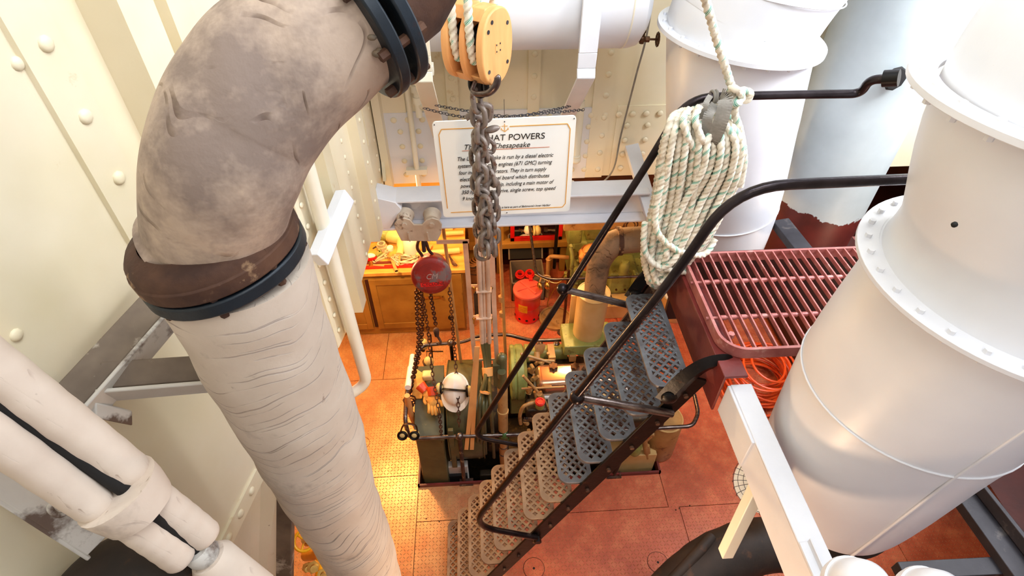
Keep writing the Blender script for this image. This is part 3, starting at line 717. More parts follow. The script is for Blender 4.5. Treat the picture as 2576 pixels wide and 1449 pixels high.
o = B().tube([P(1268, 250, y=2.5), P(1269, 305, y=2.31)], .0014, 6).build('hanging_wire', PIPEW)
tag(o, 'thin wire hanging the middle of the white sign', 'wire')
# ---- wooden pulley block
t = thing('pulley_block', 'double wooden pulley block with pale rope falls hanging at top centre', 'pulley', (-.01, 2.05, 3.42))
bc = P(1200, 108, y=2.02); ba = V((.80, -.58, .02)).normalized()      # sheave axis, cheek faces us to the right
bu = V((0, 0, 1)); bv = ba.cross(bu).normalized(); hb, wb = .128, .094
def cheek(b, off, th, s=1, hole=True):
    pts = []
    for k in range(40):
        a = 2*PI*k/40; cx_, sy_ = math.cos(a), math.sin(a)
        pts.append(bc+ba*off+bv*(wb*s*math.copysign(abs(cx_)**.85, cx_))+bu*(hb*s*math.copysign(abs(sy_)**.9, sy_)))
    b.prism(pts, ba*th)
    return b
for o_, th in ((.058, .030), (-.012, .022), (-.088, .030)):
    cheek(B(), o_, th).build('cheek', WOOD, t, bevel=.006, seg=3)
for o_ in (-.048, .020):
    B().lathe(bc+ba*(o_-.010), ba, [(.02, 0), (.066, 0), (.068, .002), (.060, .012), (.068, .022), (.066, .024), (.02, .024)], 36).build('sheave', BLACK, t)
for sgn in (-1, 1):
    for o_ in (-.062, .006): 
        B().prism([bc+ba*o_+bu*(sgn*hb*.99)-bv*.032, bc+ba*o_+bu*(sgn*hb*.99)+bv*.032, bc+ba*o_+bu*(sgn*hb*.72)+bv*.060, bc+ba*o_+bu*(sgn*hb*.72)-bv*.060], ba*.056).build('crosspiece', WOOD, t, bevel=.003)
pl = B().obox(bc+ba*.0885, bv*.017, bu*.017, ba*.0006).build('axle_plate', WOOD, t)
for sx_ in (-1, 1):
    for sz in (-1, 1): B().cyl(bc+ba*.088+bv*.011*sx_+bu*.011*sz, bc+ba*.0905+bv*.011*sx_+bu*.011*sz, .003, n=8).build('rivet', DARKG, t)
for a in (40, 140, 220, 320, 62): 
    e = bv*math.cos(math.radians(a))*wb*.80+bu*math.sin(math.radians(a))*hb*.80; B().cyl(bc+ba*.086+e, bc+ba*.090+e, .007, n=10).build('rivet', DARKG, t)
lobes = lambda pitch: (lambda th, L: 1+.30*(abs(math.cos(1.5*(th-2*PI*L/pitch)))-.65))
def rope(b, path, r, pitch=None, step=None):
    pitch = pitch or r*5.2; step = step or r*.36
    pts = resample(path, step); i0 = len(b.f)
    b.tube(pts, r*1.05, 12, shape=lobes(pitch))
    for k in range(i0, len(b.f)):       # V becomes the strand phase
        if k in b.uv: b.uv[k] = [(u_, (1.5*(2*PI*v_-2*PI*u_/pitch)/(3*PI)*1.0) % 1.0) for u_, v_ in b.uv[k]]; q = b.uv[k]; m_ = min(x[1] for x in q); b.uv[k] = [(x[0], x[1] if x[1]-m_ < .5 else x[1]-1) for x in q]
    return b
for o_, dx in ((-.048, 0), (.020, 0)):
    e = bc+ba*(o_+.002)
    fr = [e+bu*.9-bv*.085, e+bu*.25-bv*.082, e+bu*.05-bv*.078, e-bu*.05-bv*.060]
    b = B(); rope(b, bez([e+bu*.8-bv*.076, e+bu*.3-bv*.074, e-bv*.074, e-bu*.05-bv*.052], 10), .0135); b.build('rope_fall', ROPE, t)
    b = B(); rope(b, bez([e+bu*.8+bv*.076, e+bu*.3+bv*.074, e+bu*.03+bv*.071, e-bu*.05+bv*.05], 10), .0135); b.build('rope_fall', ROPE, t)
# shackle and hook
hk = bc-bu*.135
b = B().tube(bez([hk+bu*.03-ba*.03, hk-bu*.03-ba*.035, hk-bu*.055, hk-bu*.03+ba*.035, hk+bu*.03+ba*.03], 8), .010, 12).cyl(hk+bu*.0, hk-bu*.05, .02)
b.build('becket_shackle', BLACK, t)
hp = bez([P(1196, 205, y=1.98), P(1190, 232, y=1.95), P(1222, 236, y=1.93), P(1243, 222, y=1.92), P(1252, 200, y=1.92), P(1248, 192, y=1.92)], 8)
B().tube(hp, [.010+.006*math.sin(PI*i/(len(hp)-1)) for i in range(len(hp))], 14, sx=.6).build('hook', PIPEW, t)
# second hook below the block, dark, passing behind the chain
t = thing('sling_hook', 'large rusty iron hook with a broad tip, caught in the heavy chain before the sign', 'hook', (.03, 2.0, 3.0))
hp = bez([P(1205, 262, y=2.06), P(1232, 270, y=2.07), P(1226, 300, y=2.08), P(1190, 290, y=2.04), P(1172, 298, y=2.03)], 8)
B().tube(hp, [.011+.004*math.sin(PI*i/(len(hp)-1)) for i in range(len(hp))], 12).build('upper_hook', IRONC, t)
B().sph(P(1238, 325, y=2.05), .026, (1.25, .6, .55), 14, rot=M.Rotation(-.25, 3, 'Y')).build('hook_tip', IRONC, t)
hp = bez([P(1222, 345, y=2.08), P(1242, 362, y=2.08), P(1238, 382, y=2.08), P(1215, 375, y=2.07), P(1202, 340, y=2.07)], 8)
B().tube(hp, .010, 12).build('shank_loop', IRONC, t)
# ---- heavy chain, each link a part
t = thing('heavy_chain', 'heavy old iron chain bunched in several runs hanging before the sign', 'chain', (.02, 2.06, 2.57))
runs = [[P(1196, 232, y=2.0), P(1205, 300, y=1.99), P(1207, 400, y=1.99), P(1215, 520, y=2.0), P(1225, 640, y=2.0)],
        [P(1205, 330, y=2.05), P(1222, 400, y=2.05), P(1240, 470, y=2.05), P(1240, 560, y=2.04), P(1243, 640, y=2.03)],
        [P(1200, 380, y=2.07), P(1203, 450, y=2.07), P(1208, 560, y=2.06), P(1212, 655, y=2.05)],
        [P(1222, 500, y=1.95), P(1224, 560, y=1.95), P(1222, 655, y=1.96)]]
rnd = random.Random(9)
for k, rn in enumerate(runs):
    for lp in chain(None, bez(rn, 10), .083, .053, .0105, 10, 20, twist=.5+k*.7, jit=.18, rnd=rnd):
        B().tube(lp, .0105, 10, closed=True).build('chain_link', IRONC, t)
# ---- trolley and chain hoist
t = thing('beam_trolley', 'grey-tan cast iron trolley with two wheels riding on the cross beam', 'trolley', (-.37, 2.8, 2.1))
T_ = lambda px, py: P(px, py, y=2.765)
wl_, wr_ = T_(1017, 557), T_(1086, 557)
for c_ in (wl_, wr_):
    B().lathe(c_+V((0, .075, .0)), (0, -1, 0), [(.02, 0), (.052, 0), (.056, .008), (.050, .016), (.047, .06), (.040, .072), (.02, .076), (.001, .076)], 28).build('wheel', TROL, t)
pts = [T_(*p) for p in [(992, 562), (1000, 550), (1017, 545), (1032, 550), (1042, 562), (1062, 562), (1073, 550), (1088, 545), (1104, 550), (1112, 562), (1110, 585), (1100, 604), (1010, 603), (998, 580)]]
B().prism(pts, (0, -.014, 0)).build('side_plate', TROL, t, bevel=.004)
B().prism([p+V((0, .22, 0)) for p in pts], (0, .014, 0)).build('side_plate', TROL, t, bevel=.004)
for c_ in (wl_, wr_): B().hexn(c_+V((0, -.012, -.012)), (0, -1, 0), .016, .014).build('axle_nut', TROL, t)
for x in (1027, 1075): B().bar(T_(x, 580)+V((0, -.018, 0)), T_(x+5, 602)+V((0, -.018, 0)), .008, .01, (0, 1, 0)).build('rib', TROL, t)
B().cyl(T_(1025, 600)+V((0, 0, 0)), T_(1025, 600)+V((0, .22, 0)), .012).cyl(T_(1088, 600), T_(1088, 600)+V((0, .22, 0)), .012).bar(T_(1025, 600)+V((0, .1, 0)), T_(1088, 600)+V((0, .1, 0)), .03, .02).build('spacer_bar', TROL, t)
t = thing('chain_hoist', 'red chain hoist with CYCLONE on its round cover, hanging from the trolley', 'hoist', (-.34, 2.8, 1.85))
hc = P(1085, 692, y=2.74)
hx = V((.995, .06, 0)).normalized(); ha = V((.04, -.90, .30)).normalized(); hy = ha.cross(hx)*1; hy = -hx.cross(ha) if hy.z < 0 else hy
hb_ = hc
B().lathe(hc, ha, [(.001, -.17), (.08, -.165), (.105, -.14), (.112, -.06), (.105, -.052), (.105, -.045), (.124, -.04), (.130, -.01), (.128, .012), (.118, .022), (.100, .026), (.097, .030), (.06, .034), (.001, .035)], 56).build('housing', HOIST, t); ho = C.objects[-1] if False else [q_ for q_ in t.children if q_.name.startswith('housing')][0]
B().tor(hc+ha*.024, ha, .100, .003, 48, 8).build('rim', HOIST, ho)
text('lettering', 'CYCLONE', LETR, ho, frame(hc+ha*.0362-hx*.062-hy*.058, hx, hy), .030, 0, sx=1.02)
B().obox(hc+ha*.034-hy*.050, hx*.072, hy*.014, ha*.0006).build('red_band', RED, ho)
text('worn_emblem', 'CM', PALE, ho, frame(hc+ha*.0358-hx*.035-hy*.012, hx, hy), .05, .25, sx=1.0)
kx = P(1063, 600, y=2.86)
B().tube(bez([P(1066, 652, y=2.84), P(1060, 640, y=2.84), P(1050, 625, y=2.84), P(1052, 608, y=2.84), P(1062, 600, y=2.84), P(1072, 610, y=2.83), P(1078, 628, y=2.83), P(1088, 640, y=2.83)], 6), .010, 12).build('suspension_hook', RUST, t)
B().cyl(P(1063, 592, y=2.82), P(1067, 632, y=2.82), .013).sph(P(1063, 596, y=2.82), .018).build('swivel_pin', DARKG, t)
def hch(name, pts, L=.030, W=.019, r=.0032, mat=RCHAIN):
    b = B(); chain(b, bez(pts, 8), L, W, r, 6, 10, jit=.15); return b.build(name, mat, t)
yz = 2.72
hch('load_chain', [P(1048, 725, y=yz), P(1050, 800, y=yz), P(1053, 860, y=yz), P(1040, 940, y=yz), P(1026, 1000, y=2.64)], .034, .023, .0045)
hch('load_chain', [P(1058, 728, y=2.76), P(1062, 800, y=2.76), P(1058, 870, y=2.74), P(1043, 940, y=yz), P(1029, 1000, y=2.64)], .034, .023, .0045)
hch('hand_chain', [P(1062, 740, y=yz), P(1078, 840, y=yz), P(1088, 940, y=2.6), P(1105, 1040, y=2.36), P(1113, 1130, y=2.36)], .036, .020, .0033)
hch('hand_chain', [P(1130, 725, y=yz), P(1137, 800, y=yz), P(1145, 900, y=yz), P(1152, 1000, y=2.45), P(1155, 1080, y=2.30)], .036, .020, .0033)
hch('hook_chain', [P(1082, 738, y=2.76), P(1090, 780, y=2.76), P(1097, 822, y=2.76)], .034, .022, .0042)
b = B()
for i in range(5): b.tube([P(1030+6*math.cos(a*.6+i), 1005+i*5, y=2.60)+V((.03*math.cos(a*PI/5), .03*math.sin(a*PI/5), .008*math.sin(a+i))) for a in range(10)], .006, 7, closed=True)
b.build('chain_knot', RCHAIN, t)
hch('load_chain', [P(1028, 1010, y=2.62), P(1038, 1040, y=2.60), P(1047, 1065, y=2.55)], .034, .023, .0045)
q = P(1097, 830, y=2.76)
B().sph(q, .020, (1, 1, .9)).cyl(q, q+V((0, 0, -.06)), .022, .016).tube(bez([q+V((.0, 0, -.05)), q+V((.012, 0, -.09)), q+V((.022, 0, -.13)), q+V((.008, 0, -.155)), q+V((-.006, 0, -.13))], 6), .009, 10).build('load_hook', RUST, t)
# ================================================================ STAIR, RAILS, PLATFORM
t = thing('ships_ladder', 'steep perforated iron ladder descending left from grating to red floor', 'stairs', (.2, 1.63, 0))
NT = 13; S0, S1 = V((.758, 0, 2.44)), V((-.241, 0, .195))
YN, YF = 1.365, 1.905
def tread(i):
    """cast tread with diamond perforations: built as a lattice of bars inside a rounded rim"""
    c = S0+(S1-S0)*(i/(NT-1)); c.y = (YN+YF)/2; hw, hl, th = .083, (YF-YN)/2, .016
    b = B(); cx_ = c.x+.008
    # grid of quads, dropping the diamond-ish holes, solid rim
    bm = bmesh.new(); nx, ny = 4, 13; st_ = .0395
    outline = []
    r_ = .05
    for (sx_, sy_, a0) in ((1, 1, 0), (-1, 1, 90), (-1, -1, 180), (1, -1, 270)):
        for k in range(7):
            a = math.radians(a0+15*k); outline.append((sx_*(hw-r_)+r_*math.cos(a), sy_*(hl-r_)+r_*math.sin(a)))
    return c, outline, hw, hl, th
def make_tread(name, mat):
    hw, hl, th, r_ = .083, .272, .014, .05
    out = []
    for (sx_, sy_, a0) in ((1, 1, 0), (-1, 1, 90), (-1, -1, 180), (1, -1, 270)):
        for k in range(7):
            a = math.radians(a0+15*k); out.append((sx_*(hw-r_)+r_*math.cos(a), sy_*(hl-r_)+r_*math.sin(a)))
    cu = bpy.data.curves.new('m', 'CURVE'); cu.dimensions = '2D'; cu.fill_mode = 'BOTH'; cu.extrude = th/2; cu.bevel_depth = .0015; cu.bevel_resolution = 1
    def spl(pts):
        s_ = cu.splines.new('POLY'); s_.points.add(len(pts)-1); s_.use_cyclic_u = True
        for q_, (x_, y_) in zip(s_.points, pts): q_.co = (x_, y_, 0, 1)
    spl(out); p_ = .043; h_ = .0158
    for i in range(-4, 5):
        for j in range(-16, 17):
            if (i+j) % 2: continue
            x_, y_ = i*p_/2, j*p_/2*1.02
            if abs(x_) > hw-.010 or abs(y_) > hl-.022: continue
            if abs(x_) > hw-r_ and abs(y_) > hl-r_ and math.hypot(abs(x_)-(hw-r_), abs(y_)-(hl-r_)) > r_-.018: continue
            if abs(x_)+h_ > hw-.006:      # half diamonds along the edge
                sg_ = 1 if x_ > 0 else -1; spl([(x_+sg_*.001, y_-h_), (x_+sg_*.001, y_+h_), (x_-sg_*h_, y_)][::(1 if sg_ > 0 else -1)])
            else: spl([(x_, y_-h_), (x_-h_, y_), (x_, y_+h_), (x_+h_, y_)])
    ob = bpy.data.objects.new('m', cu); C.objects.link(ob); dg = bpy.context.evaluated_depsgraph_get()
    me = bpy.data.meshes.new_from_object(ob.evaluated_get(dg)); bpy.data.objects.remove(ob); me.name = name
    me.materials.clear(); me.materials.append(mat); return me
mA, mB_ = make_tread('tread', STEEL), make_tread('tread', STEELR)
for i in range(NT):
    c = S0+(S1-S0)*(i/(NT-1)); c.y = (YN+YF)/2
    o = bpy.data.objects.new('tread', mA if i < 5 else mB_); C.objects.link(o); o.parent = t; o.location = c-V(t.location)+V((-.012, 0, 0))
    b = B().box(c.x+.071-.012, c.x+.083-.012, YN+.02, YF-.02, c.z-.035, c.z-.004)
    b.build('riser_lip', STEEL if i < 5 else STEELR, t)
sd = (S1-S0).normalized()
for y, lo_ in ((YN-.016, .28), (YF+.016, .28)):
    a, c = S0-sd*.10+V((.04, y, -.02)), S0+sd*2.66+V((.04, y, -.02)); 
    B().bar(a, c, .012, .085, (1, 0, .45)).build('stringer', BLACK if y < 1.5 else RUST, t, bevel=.002)
    for i in range(NT):
        c = S0+(S1-S0)*(i/(NT-1)); B().hexn(V((c.x+.045, y-(.006 if y < 1.5 else -.006), c.z-.03)), (0, -1 if y < 1.5 else 1, 0), .010, .012).build('bolt', RUST, t)
for y, s_ in ((YN-.03, 1), (YF+.03, 1)):      # hooked top brackets
    q = [P(1690, 1030, y=y), P(1725, 985, y=y), P(1765, 945, y=y), P(1795, 930, y=y)] if y < 1.5 else None
    pts = [V((.72, y, 2.40)), V((.77, y, 2.53)), V((.83, y, 2.61)), V((.895, y, 2.63)), V((.905, y, 2.60)), V((.905, y, 2.54))]
    pts = bez(pts, 6)
    B().tube(pts, [.050-.016*i/len(pts) for i in range(len(pts))], 4, sx=.5).build('top_bracket', BLACK, t, bevel=.003)
    B().hexn((.90, y-.0, 2.555), (-1, 0, 0), .018, .022).build('bracket_bolt', BLACK, t)
    B().lathe((.725, y-.012, 2.43), (0, -1, 0), [(.001, -.03), (.03, -.03), (.032, .012), (.018, .02), (.001, .022)], 20).build('bracket_boss', BLACK, t)
# rails
def rail(name, label, pts, fr, r, yy):
    t = thing(name, label, 'handrail', pts[len(pts)//2]); B().tube(fillet(pts, fr, 8), r, 20).build('rail', PIPEB, t); return t
yn, yf = 1.30, 1.95
t = rail('handrail', 'nearer black iron pipe handrail of the ladder, lower in the picture',
     [P(2300, 450, y=yn), P(1850, 470, y=yn), P(1700, 690, y=yn), P(1185, 1322, y=yn), P(1350, 1352, y=1.33)], .17, .0155, yn)
B().sph(P(1452, 1000, y=yn), .030).build('ball_joint', PIPEB, t)
B().tube([P(1452, 1000, y=yn), P(1690, 1040, y=1.33)], [.0165, .0175], 16).build('stanchion', PIPEW, t)
B().hexn(P(1352, 1352, y=1.34), (0, -1, 0), .02, .03).build('foot_bolt', BLACK, t)
t = rail('handrail', 'farther black iron pipe handrail of the ladder, carrying the coiled rope',
     [P(2245, 198, y=1.80), P(2188, 200, y=1.86), P(2165, 236, y=1.90), P(2000, 238, y=1.93), P(1730, 245, y=yf), P(1640, 395, y=yf), P(1190, 1098, y=yf), P(1310, 1120, y=1.93)], .10, .0155, yf)
B().sph(P(1415, 727, y=yf), .029).build('ball_joint', PIPEB, t)
B().tube([P(1415, 727, y=yf), P(1600, 772, y=1.93)], [.0165, .0175], 16).build('stanchion', PIPEW, t)
B().cyl(P(2222, 198, y=1.82), P(2262, 196, y=1.79), .028).build('wall_socket', BLACK, t)
# ---- platform
t = thing('grating_platform', 'maroon painted steel bar grating platform at the head of the ladder', 'platform', (1.5, 1.6, 2.6))
GZ = 2.70; gx0, gx1, gy0, gy1 = .885, 2.15, 1.325, 1.90
rc = .10
out = [(gx1, gy0), (gx1, gy1), (gx0, gy1)] ; arc = [(gx0+rc-rc*math.cos(a*PI/16), gy0+rc-rc*math.sin(a*PI/16)) for a in range(9)]
prof = out+arc
inn = [(gx1-.012, gy0+.012), (gx1-.012, gy1-.012), (gx0+.012, gy1-.012)]+[(gx0+rc-(rc-.012)*math.cos(a*PI/16), gy0+rc-(rc-.012)*math.sin(a*PI/16)) for a in range(9)]
b = B(); K = len(prof); vs = []
for (p, q) in zip(prof, inn): vs += [(p[0], p[1], GZ-.05), (p[0], p[1], GZ), (q[0], q[1], GZ), (q[0], q[1], GZ-.05)]
b.add(vs, [(4*k+m_, 4*((k+1) % K)+m_, 4*((k+1) % K)+(m_+1) % 4, 4*k+(m_+1) % 4) for k in range(K) for m_ in range(4)])
b.build('rim', GRATE, t)
n = 0; x = gx0+.040
while x < gx1-.01 and n < 100:
    y0 = gy0+(rc-math.sqrt(max(0, rc*rc-(gx0+rc-x)**2)) if x < gx0+rc else 0)
    B().box(x-.003, x+.003, y0+.01, gy1-.01, GZ-.020, GZ-.0005).build('grating_bar', GRATE, t); x += .0415; n += 1
for y in (1.72, 1.51):
    b = B().cyl((gx0-.01, y, GZ-.017), (gx1, y, GZ-.017), .007, n=10)
    xx = gx0+.06
    while xx < gx1: b.cyl((xx-.011, y, GZ-.017), (xx+.011, y, GZ-.017), .0105, n=10); xx += .0415
    b.build('cross_rod', GRATE, t)
B().hexn((gx0+.055, 1.41, GZ-.02), (0, 0, 1), .013, .02).cyl((gx0+.055, 1.41, GZ-.06), (gx0+.055, 1.41, GZ-.01), .007).build('fixing_bolt', GRATE, t)
# ---- beam under the platform, red then white
t = thing('platform_beam', 'steel channel beam running toward the viewer, maroon at platform then white', 'beam', (.92, 1.0, 2.4))
B().box(.87, .96, 1.245, 2.0, 2.635, 2.647).box(.87, .88, 1.245, 2.0, 2.44, 2.64).build('maroon_section', MAROON, t, bevel=.003)
B().box(.905, .985, -.4, 1.245, 2.59, 2.60).box(.905, .915, -.4, 1.245, 2.43, 2.597).build('white_section', WHITEB, t, bevel=.003)
B().box(.895, .907, 1.0, 1.245, 2.44, 2.595).build('joint_plate', WHITEB, t, bevel=.003)
B().box(.93, .935, .56, .66, 2.60, 2.625).box(.905, .935, .56, .66, 2.60, 2.604).build('small_clip', WHITEB, t, bevel=.002)
o = B().bar((.93, .92, 2.47), P(1825, 1392, z=2.02), .045, .045, (0, 1, .2)).build('diagonal_strut', CREAM2, bevel=.003)
tag(o, 'short pale square strut angling down from the white beam at lower right', 'brace')
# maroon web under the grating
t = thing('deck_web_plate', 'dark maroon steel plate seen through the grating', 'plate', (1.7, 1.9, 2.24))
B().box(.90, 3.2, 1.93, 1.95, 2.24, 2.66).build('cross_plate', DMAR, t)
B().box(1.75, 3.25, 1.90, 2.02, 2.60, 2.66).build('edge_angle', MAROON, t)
# ---- slanting dark strut behind trunk
o = B().bar(P(1962, 560, y=2.5), P(2040, 660, y=2.15), .09, .05, (0, -1, .5)).build('dark_brace', DARKG, bevel=.003)
tag(o, 'dark grimy steel brace between far white trunk and grating', 'brace')
# ================================================================ VENT TRUNKS
def flange(t, c, ax, R, r, th, nb, br=.010, mat=WHITE, name='flange', a0=0.):
    c = V(c); ax = V(ax).normalized(); o = B().ring(c, ax, R, r, th, 72).build(name, mat, t, bevel=.0015)
    u, w, _ = basis(ax)
    for i in range(nb):
        a = a0+2*PI*i/nb; e = (u*math.cos(a)+w*math.sin(a))*((R+r)/2+.006)
        b = B().hexn(c+e+ax*th*.4, ax, br, .013); b.hexn(c+e-ax*th*.4, -ax, br*.9, .018); b.build('bolt', mat, o)
t = thing('vent_trunk', 'white painted round ventilation trunk behind the coiled rope, with bolted flange', 'ventilation duct', (1.3, 2.62, 2.3))
ctrs = [(1.40, 2.58, 2.0), (1.37, 2.58, 2.5), (1.27, 2.58, 3.0), (1.20, 2.58, 3.42), (1.20, 2.58, 3.50), (1.27, 2.57, 3.72), (1.42, 2.55, 4.0), (1.6, 2.53, 4.3), (1.8, 2.5, 4.8)]
rs_ = [.25, .285, .315, .325, .325, .335, .345, .35, .35]
B().tube(bez(ctrs, 6), [rs_[min(len(rs_)-1, i//6)] + (rs_[min(len(rs_)-1, i//6+1)]-rs_[min(len(rs_)-1, i//6)])*(i % 6)/6 for i in range(len(bez(ctrs, 6)))], 64).build('duct_shell', WHITE, t)
flange(t, (1.20, 2.58, 3.41), (.08, -.03, 1), .375, .31, .02, 22, .009)
B().tor((1.37, 2.58, 2.48), (-.2, 0, 1), .287, .003, 48, 6).build('weld_seam', WHITE, t); B().tor((1.25, 2.57, 3.62), (.15, 0, 1), .333, .003, 48, 6).build('weld_seam', WHITE, t)
t = thing('vent_trunk', 'huge white ventilation trunk nearest the viewer on the right, two bolted flanges', 'ventilation duct', (1.35, 1.02, 2.1))
ctrs = [(1.315, 1.02, 2.225), (1.325, 1.02, 2.4), (1.335, 1.02, 2.87), (1.36, .99, 3.25), (1.365, .985, 3.34), (1.345, .995, 3.5), (1.29, 1.03, 3.78), (1.36, 1.03, 4.0), (1.62, 1.0, 4.4), (1.9, .97, 4.9)]
rs_ = [.275, .295, .325, .332, .335, .30, .295, .30, .32, .34]
pb = bez(ctrs, 6)
B().tube(pb, [rs_[min(9, i//6)]+(rs_[min(9, i//6+1)]-rs_[min(9, i//6)])*(i % 6)/6 for i in range(len(pb))], 80, cap=False).build('duct_shell', WHITE, t)
B().ring((1.315, 1.02, 2.205), (0, 0, 1), .274, .235, .05, 64).build('dark_lower_lip', VOID, t)
flange(t, (1.365, .985, 3.34), (.02, 0, 1), .386, .32, .014, 30, .009)
flange(t, (1.28, 1.04, 3.78), (.05, .02, 1), .350, .29, .016, 24, .010, a0=.1)
sp_ = [(1.335+.327*math.cos(math.radians(a)), 1.02+.327*math.sin(math.radians(a)), 2.87) for a in range(0, 360, 6)]
B().tube(sp_, .003, 6, closed=True).build('weld_seam', WHITE, t)
aa = math.radians(258)
B().tube([(1.318+.286*math.cos(aa), 1.02+.286*math.sin(aa), 2.2), (1.325+.298*math.cos(aa), 1.02+.298*math.sin(aa), 2.4), (1.335+.327*math.cos(aa), 1.02+.327*math.sin(aa), 2.87), (1.352+.332*math.cos(aa), .998+.332*math.sin(aa), 3.2)], .0045, 8).build('weld_seam', WHITE, t)
q = P(2401, 565, d=1.08)
B().sph(q, .006, n=8).build('drain_hole', VOID, t)
t = thing('funnel_casing', 'grey round trunk between the two white trunks, its foot flaking to red', 'ventilation duct', (2.2, 3.0, 1.8))
B().cyl((2.11, 2.86, 1.7), (2.11, 2.86, 6.0), .285, n=64).build('casing_shell', PEEL, t)
q = P(2252, 198, y=2.55)
B().lathe(q, (.1, -1, .1), [(.001, .012), (.03, .012), (.05, .01), (.058, 0), (.05, -.01)], 9).build('torn_hole', VOID, t)
# dark steel frames, lower right
t = thing('channel_structure', 'dark grey steel channel structure crossing the bottom right corner', 'frame', (2.3, 1.1, 1.8))
B().bar(P(2390, 1180, z=1.9), P(2640, 1520, z=1.9), .16, .05).build('channel', DARKG, t, bevel=.003)
B().bar(P(2420, 1170, z=1.96), P(2680, 1500, z=1.96), .02, .06).build('channel_flange', DARKG, t, bevel=.003)
B().bar(P(2260, 1442, z=1.85), P(2520, 1428, z=1.85), .07, .06).build('cross_channel', DARKG, t, bevel=.003)
o = B().hexa([P(2470, 1190, z=1.4), P(2800, 1700, z=1.4), P(3100, 1500, z=1.4), P(2700, 950, z=1.4)], [P(2470, 1190, z=1.43), P(2800, 1700, z=1.43), P(3100, 1500, z=1.43), P(2700, 950, z=1.43)]).build('deck_plate', DMAR)
tag(o, 'dark maroon deck plate beyond the grey frame in the bottom right corner', 'plate')
t = thing('bent_intake_hose', 'dark brown leathery bent duct at the bottom right of the red floor', 'duct', (1.4, 1.3, .5))
B().tube(bez([P(1640, 1560, z=.75), P(1740, 1455, z=.85), P(1835, 1395, z=.9), P(1935, 1370, z=.9), P(2060, 1380, z=.85)], 8), .155, 32, shape=wob(21, .03)).build('hose_body', DARKB, t)
B().tube(bez([P(1690, 1460, z=.95), P(1760, 1385, z=1.02), P(1790, 1350, z=1.02)], 6), .03, 14).build('stitched_edge', DARKB, t)
t = thing('fan_guard', 'pale disc fan with wire mesh guard half hidden behind the white beam', 'fan', P(1895, 1215, z=1.25))
fc_ = P(1925, 1215, z=1.3); fa = V((-.5, -.2, .85)).normalized()
B().lathe(fc_, fa, [(.001, -.03), (.15, -.03), (.17, -.01), (.17, .0), (.001, .0)], 40).build('fan_disc', CREAM2, t)
b = B(); u, w, _ = basis(fa)
for i in range(28):
    e = u*math.cos(i*PI/14)+w*math.sin(i*PI/14); b.tube(bez([fc_+fa*.045, fc_+fa*.045+e*.10, fc_+fa*.03+e*.165, fc_-fa*.02+e*.178], 4), .0016, 5)
for r_ in (.05, .08, .11, .14, .168): b.tor(fc_+fa*(.045 if r_ < .15 else .03), fa, r_, .0016, 40, 5)
b.build('wire_guard', DARKG, t)
# pale domes at the bottom edge
for px, py, lab in ((2185, 1478, 'left of two white domed caps at the very bottom edge of the picture'), (2380, 1505, 'right of two white domed caps at the very bottom edge of the picture')):
    t = thing('domed_cap', lab, 'cap', P(px, py, d=1.25))
    q = P(px, py, d=1.25)
    B().lathe(q, (0, -.35, 1), [(.062, -.09), (.062, -.03), (.057, .0), (.045, .018), (.026, .028), (.001, .032)], 40).build('dome', WHITE, t)
    B().ring(q+V((0, .02, -.06)), (0, -.35, 1), .068, .055, .012, 40).build('cap_rim', WHITE, t)
# ================================================================ ROPE COIL
t = thing('rope_coil', 'hank of white three-strand rope with green flecks hung on the farther handrail', 'rope', P(1750, 500, y=1.86))
rnd = random.Random(5); RR = .0125
W_ = lambda px, py, y: P(px, py, y=y)
b = B()
N_ = 19
for k in range(N_):
    f = 1.36*k/(N_-1); y0 = 1.93-.10*((k*5 % 7)/6.); dpt = rnd.uniform(-.02, .02)
    # every turn: up the left side, over the rail strap, down the right side, round the bottom
    L = [(1668+f*75, 430-f*30), (1640+f*78, 560-f*8)]; 
    tl, bl = (1672+f*62+rnd.uniform(-5, 5), 330+rnd.uniform(-8, 14)), (1618+f*70, 640-30*f)
    tr, br = (1865-f*62, 345+f*5), (1835-f*85, 500+f*10)
    bot = (1640+f*20+rnd.uniform(-8, 8), 715-f*45+rnd.uniform(-10, 10)); br2 = (1775-f*70, 610+f*5)
    pts = [W_(1790+rnd.uniform(-25, 25), 272+rnd.uniform(-6, 10), 1.93), W_(*tr, y0), W_(1862-f*70, 430, y0-.01), W_(*br, y0), W_(*br2, y0-.02), W_(1705-f*20, 690-f*35, y0-.02+dpt), W_(*bot, y0-.02), W_(*bl, y0), W_(1645+f*72, 500, y0+.01), W_(*tl, y0), W_(1725+rnd.uniform(-12, 12), 285+rnd.uniform(-6, 8), 1.94)]
    rope(b, bez(pts+pts[:1], 8), RR)
b.build('hank_turns', ROPE, t)
b = B()
rope(b, bez([W_(1735, 275, 1.86), W_(1718, 300, 1.83), W_(1730, 345, 1.82), W_(1748, 372, 1.84), W_(1760, 340, 1.86), W_(1750, 290, 1.88)], 8), RR)
rope(b, bez([W_(1760, 268, 1.86), W_(1748, 300, 1.83), W_(1766, 350, 1.82), W_(1775, 355, 1.85), W_(1772, 300, 1.88)], 8), RR)
b.build('short_loops', ROPE, t)
b = B(); rope(b, bez([W_(1680, 400, 1.84), W_(1655, 500, 1.83), W_(1648, 560, 1.82), W_(1665, 600, 1.81), W_(1710, 632, 1.80), W_(1770, 640, 1.82), W_(1800, 600, 1.86)], 8), RR)
rope(b, bez([W_(1622, 560, 1.84), W_(1620, 620, 1.82), W_(1640, 660, 1.81), W_(1690, 680, 1.80), W_(1735, 685, 1.82)], 8), RR)
b.build('loose_turn', ROPE, t)
